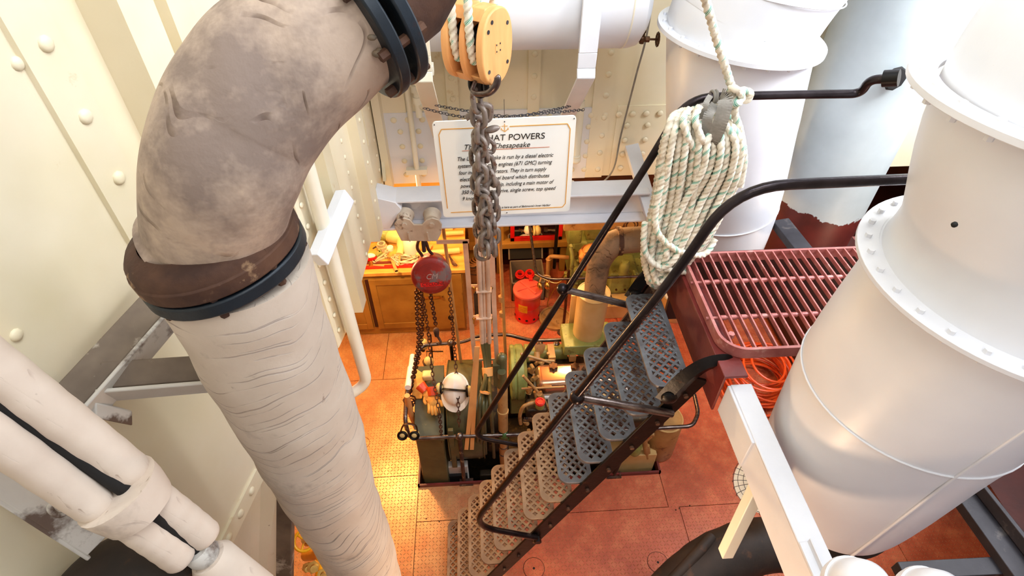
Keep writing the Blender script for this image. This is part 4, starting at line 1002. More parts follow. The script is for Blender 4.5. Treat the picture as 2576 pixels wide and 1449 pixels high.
b = B(); rope(b, bez([W_(1850, 255, 1.90), W_(1838, 225, 1.88), W_(1852, 225, 1.86), W_(1866, 245, 1.88), W_(1852, 262, 1.86), W_(1846, 240, 1.89), W_(1870, 228, 1.90), W_(1888, 236, 1.90), W_(1878, 252, 1.90), W_(1862, 246, 1.92)], 8), RR)
rope(b, bez([W_(1852, 262, 1.88), W_(1848, 285, 1.88), W_(1862, 330, 1.88), W_(1872, 400, 1.88), W_(1862, 470, 1.88)], 8), RR)
b.build('knot', ROPE, t)
b = B(); rope(b, bez([W_(1850, 250, 1.92), W_(1828, 180, 1.92), W_(1800, 90, 1.90), W_(1770, -20, 1.86), W_(1735, -160, 1.80)], 8), .0135)
tag(b.build('hanging_line', ROPE), 'single white rope running up from the knot on the rail to the top edge', 'rope')
t = thing('webbing_strap', 'grey webbing strap lashing the rope hank to the handrail', 'strap', P(1800, 300, y=1.85))
def band(pts, w, nm):
    b = B(); pts = bez(pts, 8)
    for p, q in zip(pts, pts[1:]):
        vw_ = (p-V((0, 0, H))).normalized(); sd_ = (q-p).normalized().cross(vw_).normalized()*w/2
        b.hexa([p-sd_, p+sd_, q+sd_, q-sd_], [p-sd_-vw_*.003, p+sd_-vw_*.003, q+sd_-vw_*.003, q-sd_-vw_*.003])
    return b.build(nm, GREYF, t)
band([W_(1812, 240, 1.92), W_(1826, 250, 1.85), W_(1815, 300, 1.82), W_(1795, 350, 1.83), W_(1782, 368, 1.86)], .05, 'strap_loop')
band([W_(1800, 262, 1.90), W_(1782, 290, 1.84), W_(1778, 330, 1.84), W_(1782, 362, 1.86)], .035, 'strap_loop')
band([W_(1788, 240, 1.90), W_(1775, 262, 1.86), W_(1766, 300, 1.86)], .02, 'strap_tail')
B().tor(P(1800, 243, y=1.95), (1, -.1, 0), .021, .006, 20, 8).tor(P(1792, 244, y=1.95), (1, .1, 0), .021, .006, 20, 8).build('rail_wrap', GREYF, t)
# ================================================================ LOWER LEVEL: BENCH
def PB(b, x0, y0, x1, y1, Yf, dep, mat_=None):   # box whose front face (plane Y=Yf) spans the pixel corners
    a, c = P(x0, y0, y=Yf), P(x1, y1, y=Yf); return b.box(a.x, c.x, Yf, Yf+dep, c.z, a.z)
t = thing('workbench_cabinet', 'ochre painted cabinet workbench with panelled doors at left of red floor', 'cabinet', (-.8, 4.45, 0))
BT = .85
B().box(-1.55, -.20, 4.0, 4.95, 0, BT-.04).build('carcass', CABW, t, bevel=.004)
for x0, x1 in ((-1.50, -1.13), (-1.08, -.52)):
    d_ = B().box(x0, x1, 3.985, 4.002, .10, BT-.09).build('door', CABW, t, bevel=.003)
    b = B()
    for q in ((x0, x0+.06, .10, BT-.09), (x1-.06, x1, .10, BT-.09)): b.box(q[0], q[1], 3.975, 3.99, q[2], q[3])
    b.box(x0+.06, x1-.06, 3.975, 3.99, .10, .17).box(x0+.06, x1-.06, 3.975, 3.99, BT-.16, BT-.09); b.build('door_frame', CABW, d_, bevel=.002)
B().box(-1.115, -1.085, 3.984, 4.004, .12, BT-.10).build('dark_gap', DMAR, t)
B().box(-.50, -.21, 3.975, 4.002, .06, BT-.06).build('end_panel', CABW, t, bevel=.003)
B().box(-.60, -.40, 3.965, 3.976, .50, .53).hexn((-.42, 3.966, .515), (0, -1, 0), .018, .012).build('hasp', BRASS, t)
B().lathe((-.335, 3.972, .22), (0, -1, .0), [(.001, .002), (.035, .002), (.042, 0), (.001, -.001)], 9).build('cut_hole', VOID, t)
o = B().box(-1.6, -.17, 3.97, 4.97, BT-.04, BT).build('worktop', PLY, bevel=.004); tag(o, 'yellow plywood worktop littered with tools on the ochre cabinet', 'worktop')
z = BT
def bt(px, py, dz=0): q = P(px, py, z=BT+dz); return q
o = B().box(-1.55, -.50, 4.03, 4.06, z, z+.022).build('red_bar', RED); tag(o, 'long red bar lying along the front edge of the worktop', 'bar')
o = B().box(-1.35, -.55, 4.10, 4.125, z, z+.012).build('red_strip', MAROON); tag(o, 'thinner dark red strip lying behind the long red bar', 'bar')
q = bt(961, 622, .03); t = thing('pipe_union', 'ring-shaped steel pipe union nut standing on the worktop', 'pipe fitting', (q.x, q.y, z))
B().ring((q.x, q.y, z+.025), (0, 0, 1), .052, .028, .05, 8).build('hex_body', TOOL, t); B().ring((q.x, q.y, z+.065), (0, 0, 1), .040, .024, .03, 28).build('threaded_collar', TOOL, t)
q = bt(982, 628); o = B().lathe((q.x, q.y, z), (0, 0, 1), [(.001, 0), (.034, 0), (.036, .02), (.030, .035), (.001, .036)], 24).build('round_cap', PLAST); tag(o, 'small cream round cap beside the steel union nut', 'disc')  # a small round cap lying on the worktop
q = bt(1003, 618); t = thing('power_drill', 'cream electric drill lying on the worktop', 'drill', (q.x, q.y, z))
B().lathe((q.x-.11, q.y+.08, z+.075), (.9, -.25, 0), [(.001, -.01), (.05, -.005), (.07, .02), (.072, .14), (.06, .17), (.035, .19), (.03, .24), (.001, .24)], 24).build('motor_body', MUFF, t)
B().tube(bez([(q.x+.03, q.y+.02, z+.08), (q.x+.04, q.y-.08, z+.06), (q.x+.03, q.y-.20, z+.045)], 5), [.045]*6+[.035]*5, 16).build('grip', MUFF, t)
B().cyl((q.x+.03, q.y-.20, z+.04), (q.x+.035, q.y-.32, z+.02), .012).build('cable_sleeve', TAN, t)
q = bt(1038, 640); t = thing('white_jug', 'glaring white plastic bottle with tapered neck on the worktop', 'bottle', (q.x, q.y, z))
B().lathe((q.x, q.y, z), (0, 0, 1), [(.001, 0), (.07, 0), (.075, .02), (.075, .16), (.05, .21), (.025, .23), (.025, .26), (.001, .26)], 28).build('bottle_body', PLAST, t); B().cyl((q.x, q.y, z+.255), (q.x, q.y, z+.285), .028).build('screw_cap', PLAST, t)
def wrench(name, label, a, c, w, jaw, mat):
    a, c = V(a), V(c); d = (c-a).normalized(); s = V((d.y, -d.x, 0)); t = thing(name, label, 'wrench', (a.x, a.y, z))
    B().bar(a, c, w, .014).cyl(c-V((0, 0, .007)), c+V((0, 0, .007)), w*.75, n=16).build('handle', mat, t)
    p = a-d*.0
    B().prism([p+s*w*.6, p+s*jaw-d*jaw*.5, p+s*jaw*.8-d*jaw*1.6, p+s*jaw*.3-d*jaw*1.2, p+s*jaw*.2-d*jaw*.6, p-s*jaw*.3-d*jaw*.6, p-s*jaw*.5-d*jaw*1.3, p-s*jaw-d*jaw*1.2, p-s*jaw-d*jaw*.3, p-s*w*.6], (0, 0, .016)).build('jaw', mat, t)
wrench('pipe_wrench', 'long tan wrench lying across the worktop with its handle over the red bar', bt(985, 650, .03), bt(998, 685, .03), .028, .035, TAN)
wrench('open_end_wrench', 'bright open-ended wrench, nearer of the crossed pair on the worktop', bt(968, 648, .01), bt(942, 660, .01), .02, .024, TOOL)
wrench('open_end_wrench', 'bright open-ended wrench, farther of the crossed pair on the worktop', bt(970, 637, .02), bt(940, 658, .02), .018, .022, TOOL)
q = bt(930, 650, .03); t = thing('pipe_cutter', 'cream and red bulky hand tool at the left end of the worktop', 'tool', (q.x, q.y, z))
B().sph(q+V((0, 0, .01)), .05, (1.4, .8, .7)).build('housing', RED, t); B().sph(q+V((.01, 0, .03)), .042, (1.2, .7, .6)).build('cover', PLAST, t)
B().bar(q+V((.05, .03, 0)), bt(958, 635, .03), .05, .03).bar(bt(957, 636, .03), bt(950, 630, .03)+V((0, .03, 0)), .02, .03).build('jaw', GREEN, t); B().cyl(q-V((.06, .03, 0)), q-V((.14, .07, 0)), .02).build('knob', BRASS, t)
q = bt(950, 668, .015); t = thing('hammer', 'small ball hammer with brass head on the worktop before the wrenches', 'hammer', (q.x, q.y, z))
B().cyl(bt(936, 667, .02), bt(967, 669, .02), .011).build('handle', TAN, t); B().cyl(bt(933, 661, .02), bt(934, 672, .02), .022).build('head', BRASS, t)
b = B(); rnd = random.Random(2); q = bt(1018, 658, .02)
for i in range(9): b.tube([q+V((rnd.uniform(-.02, .02)+.11*math.cos(a*PI/7), rnd.uniform(-.015, .015)+.05*math.sin(a*PI/7)+i*.004, .012*math.sin(a+i)+i*.003)) for a in range(14)], .0065, 7, closed=True)
tag(b.build('wire_coil', TOOL), 'tangled coil of grey wire on the worktop beside the white bottle', 'wire')
for k, (a, c, r, lab) in enumerate([((1046, 640), (1156, 630), .028, 'long cream tube lying on the worktop behind the hoist'), ((1113, 588), (1166, 585), .022, 'cream tube at the back of the worktop near the shelf')]):
    o = B().cyl(bt(*a, .04), bt(*c, .04), r).build('cream_tube', MUFF); tag(o, lab, 'tube')
o = B().cyl(bt(938, 625, .01), bt(963, 610, .01), .006).build('steel_rod', DARKG); tag(o, 'thin dark steel rod at the left of the worktop behind the union nut', 'rod')
o = B().bar(bt(1085, 617, .02), bt(1078, 627, .02), .03, .012).build('wood_chip', WOOD); tag(o, 'small brown wooden wedge on the worktop above the hoist hook', 'wedge')
q = bt(950, 600); t = thing('green_pipe_bend', 'olive green pipe bend at the back left of the worktop', 'pipe', (q.x, q.y, z))
B().tube(bez([bt(925, 560, .25), bt(948, 580, .10), bt(968, 588, .09), bt(1000, 574, .09), bt(1030, 560, .09)], 6), .07, 20).build('bend', GREEN, t)
o = B().box(-1.36, -1.28, 4.50, 4.62, z, z+.22).build('cream_packet', MUFF, bevel=.01); tag(o, 'cream block standing at far left back of the worktop', 'box')
q = bt(1125, 580); o = B().box(q.x-.06, q.x+.06, q.y, q.y+.1, z, z+.12).build('cream_box', MUFF, bevel=.005); tag(o, 'cream box at the back right of the worktop under the beam', 'box')
b = B()
for k in range(3): b.tube(bez([bt(1128+k*3, 640+k*6, .02), bt(1138, 655+k*4, .04), bt(1150-k*3, 668, .02)], 5), .008, 7)
tag(b.build('black_clamp', RUST), 'rusty curved clamp at the right end of the worktop', 'clamp')
# ---- poles, cable ladder and conduits
o = B().cyl(P(1112, 555, y=2.92), P(1166, 962, y=2.92), .0125, n=16).build('tan_pole', TAN); tag(o, 'slim leaning tan pole right of the chain hoist, reaching the engine pit', 'pole')
o = B().cyl(P(1255, 548, y=3.0), P(1272, 905, y=3.0), .013, n=16).tube([P(1260, 745, y=3.0), P(1261, 757, y=3.0)], .022, 6).tube([P(1262, 785, y=3.0), P(1262, 795, y=3.0)], .02, 6).build('brown_standpipe', TAN); tag(o, 'upright brown standpipe with a hexagonal union right of the conduits', 'pipe')
o = B().bar(P(1240, 600, y=2.96), P(1249, 900, y=2.96), .016, .006, (1, 0, 0)).build('conduit_strip', GREYF); tag(o, 'narrow grey steel strip beside the brown standpipe', 'strip')
t = thing('cable_ladder', 'cream flat-bar cable ladder frame standing behind the generator', 'ladder', (0, 2.96, .7))
L0, L1 = [P(1170, 606, y=2.9), P(1177, 690, y=2.9), P(1190, 860, y=2.9), P(1195, 908, y=2.9)], [P(1238, 640, y=2.9), P(1244, 790, y=2.9), P(1250, 908, y=2.9)]
for L in (L0, L1):
    b = B()
    for p, q in zip(L, L[1:]): b.bar(p, q, .006, .034, (1, 0, 0))
    b.build('side_rail', CONDP, t)
B().bar(P(1098, 609, y=2.9), P(1180, 607, y=2.9), .006, .03).build('top_bar', CONDP, t)
for y in (719, 797, 855, 906): B().bar(P(1182+(y-719)*.07, y, y=2.93), P(1246, y-2, y=2.93), .006, .022).build('rung', CONDP, t)
for y in (725, 802):
    for x in (1192, 1236): B().cyl(P(x, y, y=2.89), P(x, y+12, y=2.89), .005).sph(P(x, y, y=2.89), .012, n=8).build('wing_bolt', BRASS, t)
b = B().box(P(1191, 734, y=3.0).x, P(1202, 734, y=3.0).x, 3.0, 3.004, P(1191, 792, y=3.0).z, P(1191, 734, y=3.0).z).build('back_plate', DARKG, t)
B().box(P(1232, 734, y=3.0).x, P(1243, 734, y=3.0).x, 3.0, 3.004, P(1191, 792, y=3.0).z, P(1191, 734, y=3.0).z).build('back_plate', DARKG, t)
t = thing('conduit_bundle', 'three pinkish white vertical conduits strapped together behind the heavy chain', 'conduit', (0, 2.84, .9))
for xa, xb, r in ((1205, 1213, .0175), (1216, 1221, .010), (1227, 1231, .0165)):
    B().tube([P(xa-6, 548, y=2.84), P(xa, 664, y=2.84), P(xb, 862, y=2.84)], r, 16).build('conduit', CONDP, t)
for y in (736, 803): B().box(P(1198, y, y=2.82).x, P(1237, y, y=2.82).x, 2.815, 2.865, P(1198, y, y=2.82).z-.004, P(1198, y, y=2.82).z+.004).build('clip', CONDP, t)
t = thing('cable_loom', 'bundle of olive cables dropping from the conduits to the generator', 'cable', P(1215, 1000, y=2.5))
for k, (a, m1, m2, e) in enumerate([((1213, 862), (1222, 935), (1208, 1000), (1200, 1130)), ((1221, 862), (1226, 940), (1216, 1010), (1222, 1140)), ((1229, 862), (1232, 940), (1226, 1010), (1206, 1150)), ((1226, 862), (1230, 940), (1233, 1000), (1243, 1150))]):
    B().tube(bez([P(*a, y=2.84), P(*m1, y=2.72), P(*m2, y=2.40), P((m2[0]+e[0])/2, 1070, y=2.34), P(*e, y=2.36)], 6), .0145, 12).build('cable', DGREEN, t)
B().tube([P(1226, 925, y=2.74), P(1227, 945, y=2.70)], [.042, .040], 16).tube([P(1221, 985, y=2.45), P(1220, 990, y=2.44)], .04, 16).build('lashing', TAPE, t)
# ---- bin, tote, red waste can
q = P(1200, 712, z=0); t = thing('round_basket', 'round slatted barrel standing behind the cable ladder', 'barrel', (q.x, q.y+.1, 0))
B().lathe((q.x, q.y+.12, 0), (0, 0, 1), [(.001, 0), (.13, 0), (.155, .03), (.165, .26), (.155, .26), (.145, .04), (.001, .035)], 30).build('tub', TAN, t)
B().tor((q.x, q.y+.12, .26), (0, 0, 1), .162, .008).tor((q.x, q.y+.12, .16), (0, 0, 1), .164, .005).build('hoop', PIPEW, t)
b = B()
for i in range(6): b.tor((q.x+.02*i-.05, q.y+.12, .20+.01*i), (.1*i-.2, .2, 1), .10-.008*i, .008, 20, 6)
b.build('rope_scrap', TAPE, t)
q = P(1322, 725, z=0); t = thing('plastic_tote', 'grey plastic crate with upright lid holding red couplings behind red can', 'crate', (q.x, q.y, 0))
X0, X1 = P(1282, 700, y=4.75).x, P(1362, 700, y=4.75).x
b = B().box(X0, X0+.015, 4.40, 4.78, .0, .26).box(X1-.015, X1, 4.40, 4.78, 0, .26).box(X0, X1, 4.40, 4.415, 0, .26).box(X0, X1, 4.765, 4.78, 0, .26).box(X0, X1, 4.40, 4.78, 0, .015); b.build('crate_body', TOTE, t, bevel=.004)
b = B().prism([(X0, 4.79, .27), (X1, 4.79, .27), (X1, 4.93, .50), (X1-.04, 4.95, .54), (X0+.04, 4.95, .54), (X0, 4.93, .50)], (0, -.012, .006)); b.build('lid', VOID, t, bevel=.003)
rim_ = [(X0, 4.785, .27), (X0, 4.925, .50), (X0+.04, 4.945, .54), (X1-.04, 4.945, .54), (X1, 4.925, .50), (X1, 4.785, .27)]
B().tube(rim_, .012, 8).build('lid_rim', TOTE, t)
mx = (X0+X1)/2; B().prism([(mx-.065, 4.872, .44), (mx+.065, 4.872, .44), (mx+.065, 4.905, .50), (mx+.03, 4.915, .515), (mx-.03, 4.915, .515), (mx-.065, 4.905, .50)], (0, -.012, .006)).build('handle_plate', PLAST, t)
for k, (px, py) in enumerate(((1308, 692), (1332, 690))):
    q = P(px, py, z=.18); o = B().ring((q.x, q.y, .17), (0, -.3, 1), .055, .028, .05, 16).ring((q.x, q.y, .20), (0, -.3, 1), .045, .028, .02, 16).build('red_coupling', RED)
    tag(o, ('left' if k == 0 else 'right')+' one of two red ribbed hose couplings inside the grey crate', 'coupling', 'red couplings in the crate')
q = P(1328, 765, z=.2); cx_, cy_ = .44, 4.17
t = thing('oily_waste_can', 'bright red round oily waste can with a pink lid on the red floor', 'waste can', (cx_, cy_, 0))
B().lathe((cx_, cy_, 0), (0, 0, 1), [(.001, .0), (.128, 0), (.132, .012), (.132, .03), (.128, .035), (.132, .20), (.134, .205), (.132, .21), (.138, .36), (.146, .37), (.146, .38), (.001, .38)], 48).build('can_body', RED, t)
ld = B().lathe((cx_, cy_, .38), (0, 0, 1), [(.150, -.012), (.152, 0), (.148, .012), (.10, .022), (.001, .026)], 48).build('lid', REDL, t)
for a in (.35, 2.2): 
    e = V((math.cos(a), math.sin(a), 0)); zs_ = V((cx_, cy_, .408+.0015*a)); B().bar(zs_-e*.12, zs_+e*.12, .018, .008).build('lid_strap', REDL, ld)
B().box(cx_+.02, cx_+.06, cy_+.10, cy_+.17, .40, .43).build('hinge', RED, ld, bevel=.004)
for i in range(10):
    a = 2*PI*i/10+.2; e = V((math.cos(a), math.sin(a), 0)); B().lathe(V((cx_, cy_, .055))+e*.130, e, [(.001, .003), (.013, .003), (.014, .0)], 12).build('vent_hole', VOID, t)
b = B(); a0 = math.radians(222); n = 10; r_ = .1345
vs = []
for i in range(n+1):
    a = a0+(i/n)*.75; vs += [(cx_+r_*math.cos(a), cy_+r_*math.sin(a), .17), (cx_+r_*math.cos(a), cy_+r_*math.sin(a), .27)]
b.add(vs, [(2*i, 2*i+2, 2*i+3, 2*i+1) for i in range(n)]); b.build('paper_label', YEL, t)
am = a0+.37; ex_ = V((-math.sin(am), math.cos(am), 0)); eo = V((math.cos(am), math.sin(am), 0))
for k, (s_, sz) in enumerate((('OILY WASTE', .019), ('FOR RAGS ONLY', .012), ('EMPTY DAILY', .012))):
    text('lettering', s_, RED, t, frame(V((cx_, cy_, .235-.025*k))+eo*.1365-ex_*.045, ex_, (0, 0, 1)), sz, 0)
q = P(1365, 715, y=4.1); t = thing('ear_defenders', 'brass coloured ear defenders hung on the bent rail above the red can', 'ear defenders', tuple(q))
for dx in (-.03, .045): B().sph(q+V((dx, 0, -.02)), .045, (.6, .8, 1)).tor(q+V((dx+.015, 0, -.02)), (1, 0, .2), .034, .010, 18, 8).build('ear_cup', BRASS, t)
B().tube(bez([q+V((-.03, 0, .03)), q+V((0, .02, .09)), q+V((.07, .02, .08)), q+V((.06, 0, .02))], 5), .009, 8).build('headband', TAN, t)
# ---- shelving with the red glazed box
t = thing('tool_shelf', 'olive tan shelf across the back of the lower space beneath the beam', 'shelf', (.4, 4.9, 0))
sh = P(1290, 616, y=4.82); zt = sh.z+.03
B().box(-.15, .93, 4.80, 5.12, zt-.07, zt).build('shelf_board', CABW, t, bevel=.004)
for x in (-.12, .18, .90): B().box(x-.03, x+.03, 4.86, 4.92, 0, zt-.07).build('shelf_post', CABW, t)
B().box(.10, .23, 4.86, 4.9, zt, zt+.5).box(-.15, -.02, 4.86, 4.9, zt, zt+.5).build('upright_panel', CABW, t)
o = B().box(.74, .79, 4.88, 5.0, 0, .30).build('brown_board', TAN); tag(o, 'upright brown board in the dark gap under the tool shelf', 'board')
o = B().box(-.16, .95, 5.02, 5.14, 0, .06).build('kick_board', MAROON); tag(o, 'low dark red kick board along the foot of the back wall', 'board')
t = thing('red_glazed_box', 'red framed glass-fronted box of fittings on the tool shelf', 'box', (.6, 4.9, zt))
x0, x1 = P(1284, 600, y=4.84).x, P(1414, 600, y=4.84).x; zb, zh = zt, zt+.42
b = B()
for q in ((x0, x0+.045, zb, zh), (x1-.045, x1, zb, zh), (x0, x1, zb, zb+.05), (x0, x1, zb+.27, zb+.31), (x0, x1, zh-.05, zh)): b.box(q[0], q[1], 4.84, 4.87, q[2], q[3])
b.build('red_frame', RED, t, bevel=.003)
B().box(x0, x1, 5.08, 5.09, zb, zh).box(x0, x0+.01, 4.87, 5.08, zb, zh).box(x1-.01, x1, 4.87, 5.08, zb, zh).box(x0, x1, 4.87, 5.08, zb, zb+.02).build('box_shell', DMAR, t)
for k, (dx, L, r, mt, lb) in enumerate(((.12, .16, .022, BRASS, 'brass pipe nipple lying at left inside the red glazed box'), (.40, .18, .024, PIPEW, 'steel tube lying at right inside the red glazed box'))):
    o = B().cyl((x0+dx, 4.96, zb+.05), (x0+dx+L, 4.92, zb+.06), r).tube([(x0+dx-.02, 4.965, zb+.05), (x0+dx+.02, 4.955, zb+.05)], r*1.35, 8).build('pipe_nipple', mt); tag(o, lb, 'pipe fitting')
q = P(1340, 578, y=4.74); t = thing('ear_muffs', 'pair of white and cream ear muffs hung before the red glazed box', 'ear defenders', tuple(q))
B().sph(q+V((-.05, 0, 0)), .06, (.7, .8, 1)).build('ear_cup', PLAST, t); B().sph(q+V((.05, 0, -.01)), .058, (.7, .8, 1)).tor(q+V((.015, 0, -.01)), (1, 0, 0), .045, .012).build('ear_cup', MUFF, t)
B().tube(bez([q+V((-.06, 0, .05)), q+V((-.05, 0, .13)), q+V((.05, 0, .13)), q+V((.06, 0, .05))], 5), .010, 8).build('headband', MUFF, t)
# ---- rails and stanchions on the far side
def post_rail(name, label, pts, r, mat, fr=.08, cat='rail'):
    o = B().tube(fillet(pts, fr), r, 14).build(name, mat); return tag(o, label, cat)
post_rail('bent_rail', 'thin bare steel rail dropping beside the red can then running right past the column', [P(1330, 552, y=4.15), P(1349, 690, y=3.95), P(1385, 703, y=3.9), P(1640, 694, y=3.9)], .013, PIPEW)
o = B().cyl(P(1403, 552, y=4.6), P(1394, 674, y=4.6), .018).build('black_post', BLACK); tag(o, 'black iron post in front of right side of the red glazed box', 'post')
o = B().tube(fillet([P(1375, 760, y=4.45), P(1380, 644, y=4.45), P(1430, 648, y=4.45)], .06), .022, 14).tor(P(1380, 652, y=4.45), (0, 0, 1), .022, .008).build('brown_pipe', TAN); tag(o, 'brown copper pipe with elbow running into the back green engine', 'pipe')
t = thing('floor_stanchion', 'brown stanchion with a bolted foot between the red can and cream column', 'post', P(1416, 838, z=0))
q = P(1416, 836, z=0); B().cyl(q, (q.x, q.y, .85), .014).build('upright', BRONZ, t); B().lathe(q, (0, 0, 1), [(.06, 0), (.06, .012), (.025, .03), (.016, .05)], 20).build('foot', RUST, t)
q = P(1398, 812, z=0); o = B().lathe((q.x, q.y+.05, 0), (0, 0, 1), [(.17, .0), (.17, .03), (.155, .03), (.155, .012), (.001, .012)], 40).build('drip_tray', TAN); tag(o, 'round shallow brown tray on the floor at foot of the brown stanchion', 'tray')
for (a_, c_, d_) in (((1345, 690), (1400, 712), (1432, 682)), ((1395, 800), (1378, 760), (1420, 690))):
    o = B().tube(bez([P(*a_, y=4.3), P(*c_, y=4.25), P(*d_, y=4.3)], 8), .006, 7).build('thin_hose', BRASS); tag(o, 'thin brass tube looping '+('above the red can' if a_[0] == 1345 else 'down behind the bent rail'), 'tube')
# ---- green engine at the back
t = thing('green_engine', 'pale green auxiliary engine at the back behind the cream exhaust column', 'engine', (1.35, 4.5, 0))
b = B(); PB(b, 1535, 690, 1600, 738, 4.25, .5); PB(b, 1440, 610, 1620, 700, 4.55, .5); b.build('engine_block', GREEN, t, bevel=.03, seg=3)
B().box(.95, 1.85, 4.3, 4.95, 0, .42).build('crankcase', GREEN, t, bevel=.04, seg=3)
a, c = P(1426, 612, y=4.3), P(1466, 574, y=4.3)
B().rbox(a.x, c.x, 4.28, 4.46, a.z, c.z, .02).build('header_tank', GREEN, t); B().cyl(V((a.x+.09, 4.36, c.z)), V((a.x+.09, 4.36, c.z+.02)), .032).build('tank_cap', YEL, t)
a, c = P(1474, 604, y=4.5), P(1560, 560, y=4.5); B().rbox(a.x, c.x, 4.48, 4.8, a.z, c.z, .03).build('rocker_cover', GREEN, t); B().cyl((a.x+.06, 4.52, c.z), (a.x+.06, 4.52, c.z+.03), .04).build('filler_cap', BRONZ, t)
b = B(); rnd = random.Random(12)
for i in range(26):
    p = P(rnd.uniform(1424, 1470), rnd.uniform(618, 720), y=rnd.uniform(4.2, 4.35)); q = p+V((rnd.uniform(-.05, .05), rnd.uniform(-.02, .05), rnd.uniform(-.08, .08))); b.cyl(p, q, rnd.uniform(.012, .03), n=12)
b.build('pipework', GREEN, t)
B().tube(bez([P(1436, 690, y=4.15), P(1440, 650, y=4.15), P(1436, 622, y=4.2)], 5), .02, 12).build('riser_pipe', GREEN, t)
q = P(1567, 690, y=4.15); B().lathe(q, (0, 0, 1), [(.001, 0), (.045, 0), (.05, .02), (.05, .14), (.035, .17), (.001, .175)], 24).build('oil_filter', GREEN, t)
for x_ in (1550, 1572, 1593): 
    q = P(x_, 728, y=4.24); B().hexn(q, (0, -1, 0), .012, .012).build('bolt', BRONZ, t)
B().rbox(*(lambda a, c: (a.x, c.x, 4.16, 4.24, a.z, c.z))(P(1585, 730, y=4.2), P(1600, 685, y=4.2)), .008).build('side_cover', GREEN, t)
B().tor(P(1525, 735, y=4.1), (1, .3, .3), .14, .006, 30, 6).build('guard_hoop', PIPEW, t)
q = P(1478, 640, y=4.1); o = B().tube(bez([q+V((.0, 0, .12)), q+V((.02, -.02, .06)), q+V((-.01, 0, -.02)), q+V((.02, .01, -.12)), q+V((-.01, 0, -.2))], 5), [.02, .05, .07, .08, .07, .085, .09, .075, .08, .085, .07, .075, .08, .07, .06, .065, .06, .05, .04, .03, .015], 18, shape=wob(41, .12)).build('orange_sack', mk('oily_tan_rag', (.85, .60, .32), (.66, .42, .20), 12, .8, bump=.6)); tag(o, 'orange cloth bundle hanging beside the pale green header tank', 'cloth')
o = B(); PB(o, 1420, 556, 1625, 574, 4.0, .05); o = o.build('tan_angle', TAN, bevel=.003); tag(o, 'tan steel angle running under the cross beam above the green engine', 'beam')
o = B().tor(P(1590, 566, y=3.96), (0, 1, 0), .05, .006).tor(P(1583, 568, y=3.95), (.1, 1, 0), .05, .005).build('hung_ring', RUST); tag(o, 'dark wire rings hung on the tan angle at right of the beam', 'ring')
q = P(1560, 800, z=0); o = B().box(q.x-.25, q.x+.25, q.y, q.y+.25, 0, .18).build('beige_plinth', CRPIPE, bevel=.005); tag(o, 'low beige plinth on the floor behind the cream column', 'plinth')
q = P(1700, 815, z=0); t = thing('cream_bucket', 'cream ribbed bucket on the floor seen between ladder and maroon beam', 'bucket', (q.x, q.y+.13, 0))
B().lathe((q.x, q.y+.14, 0), (0, 0, 1), [(.001, 0), (.13, 0), (.15, .05), (.17, .30), (.175, .32), (.165, .32), (.14, .05), (.001, .04)], 36).build('pail', CRPIPE, t); B().sph((q.x, q.y+.14, .30), .15, (1, 1, .35)).build('bag_lining', PLAST, t)
o = B().rbox(2.95, 4.35, 2.1, 4.6, 0, 1.3, .05).build('dark_filler_box', DMAR); tag(o, 'dark maroon square box added on the lower floor behind the near white trunk', 'tank')  # box added to keep the lower right zone dark
b = B(); rnd = random.Random(8); q = P(1905, 950, z=.15)
for i in range(16): b.tor((q.x+rnd.uniform(-.05, .05), q.y+rnd.uniform(-.05, .05), .02+i*.024), (rnd.uniform(-.25, .25), rnd.uniform(-.3, .1), 1), .30-.006*i+rnd.uniform(-.03, .03), .011, 32, 7)
tag(b.build('orange_hose_coil', ORANG), 'pile of coiled orange hose on the floor under the grating platform', 'hose')
# ---- exhaust column of the main engine
t = thing('exhaust_column', 'cream vertical exhaust column with brown lagged bend at its head', 'exhaust', (.80, 2.95, .9))
cA, cB = P(1494, 735, y=2.95), P(1472, 868, y=2.95)
B().cyl(cA, cB+V((0, 0, -.02)), .118, .112, 40).build('column', CRPIPE, t)
B().tor(cA, (0, 0, 1), .118, .005, 36, 6).build('top_bead', CRPIPE, t)
lp_ = bez([P(1492, 770, y=2.95), P(1500, 700, y=2.95), P(1512, 650, y=2.95), P(1545, 612, y=2.95), P(1600, 603, y=2.95), P(1680, 600, y=2.98)], 8)
B().tube(lp_, [.072+.016*min(1, i/24) for i in range(len(lp_))], 36, shape=wob(31, .02)).build('lagged_bend', WRAPD, t)
f_ = P(1557, 606, y=2.95); B().ring(f_, (1, 0, .05), .100, .07, .03, 32).build('bend_flange', RUST, t)
a, c = P(1418, 895, y=2.80), P(1545, 868, y=2.80); B().box(a.x, c.x, 2.80, 3.05, a.z, c.z+.0).build('base_box', GREEN, t, bevel=.006)
o = B(); PB(o, 1438, 745, 1450, 862, 3.08, .02); o = o.build('backing_plate', CRPIPE); tag(o, 'flat cream plate standing behind the left edge of the exhaust column', 'plate')
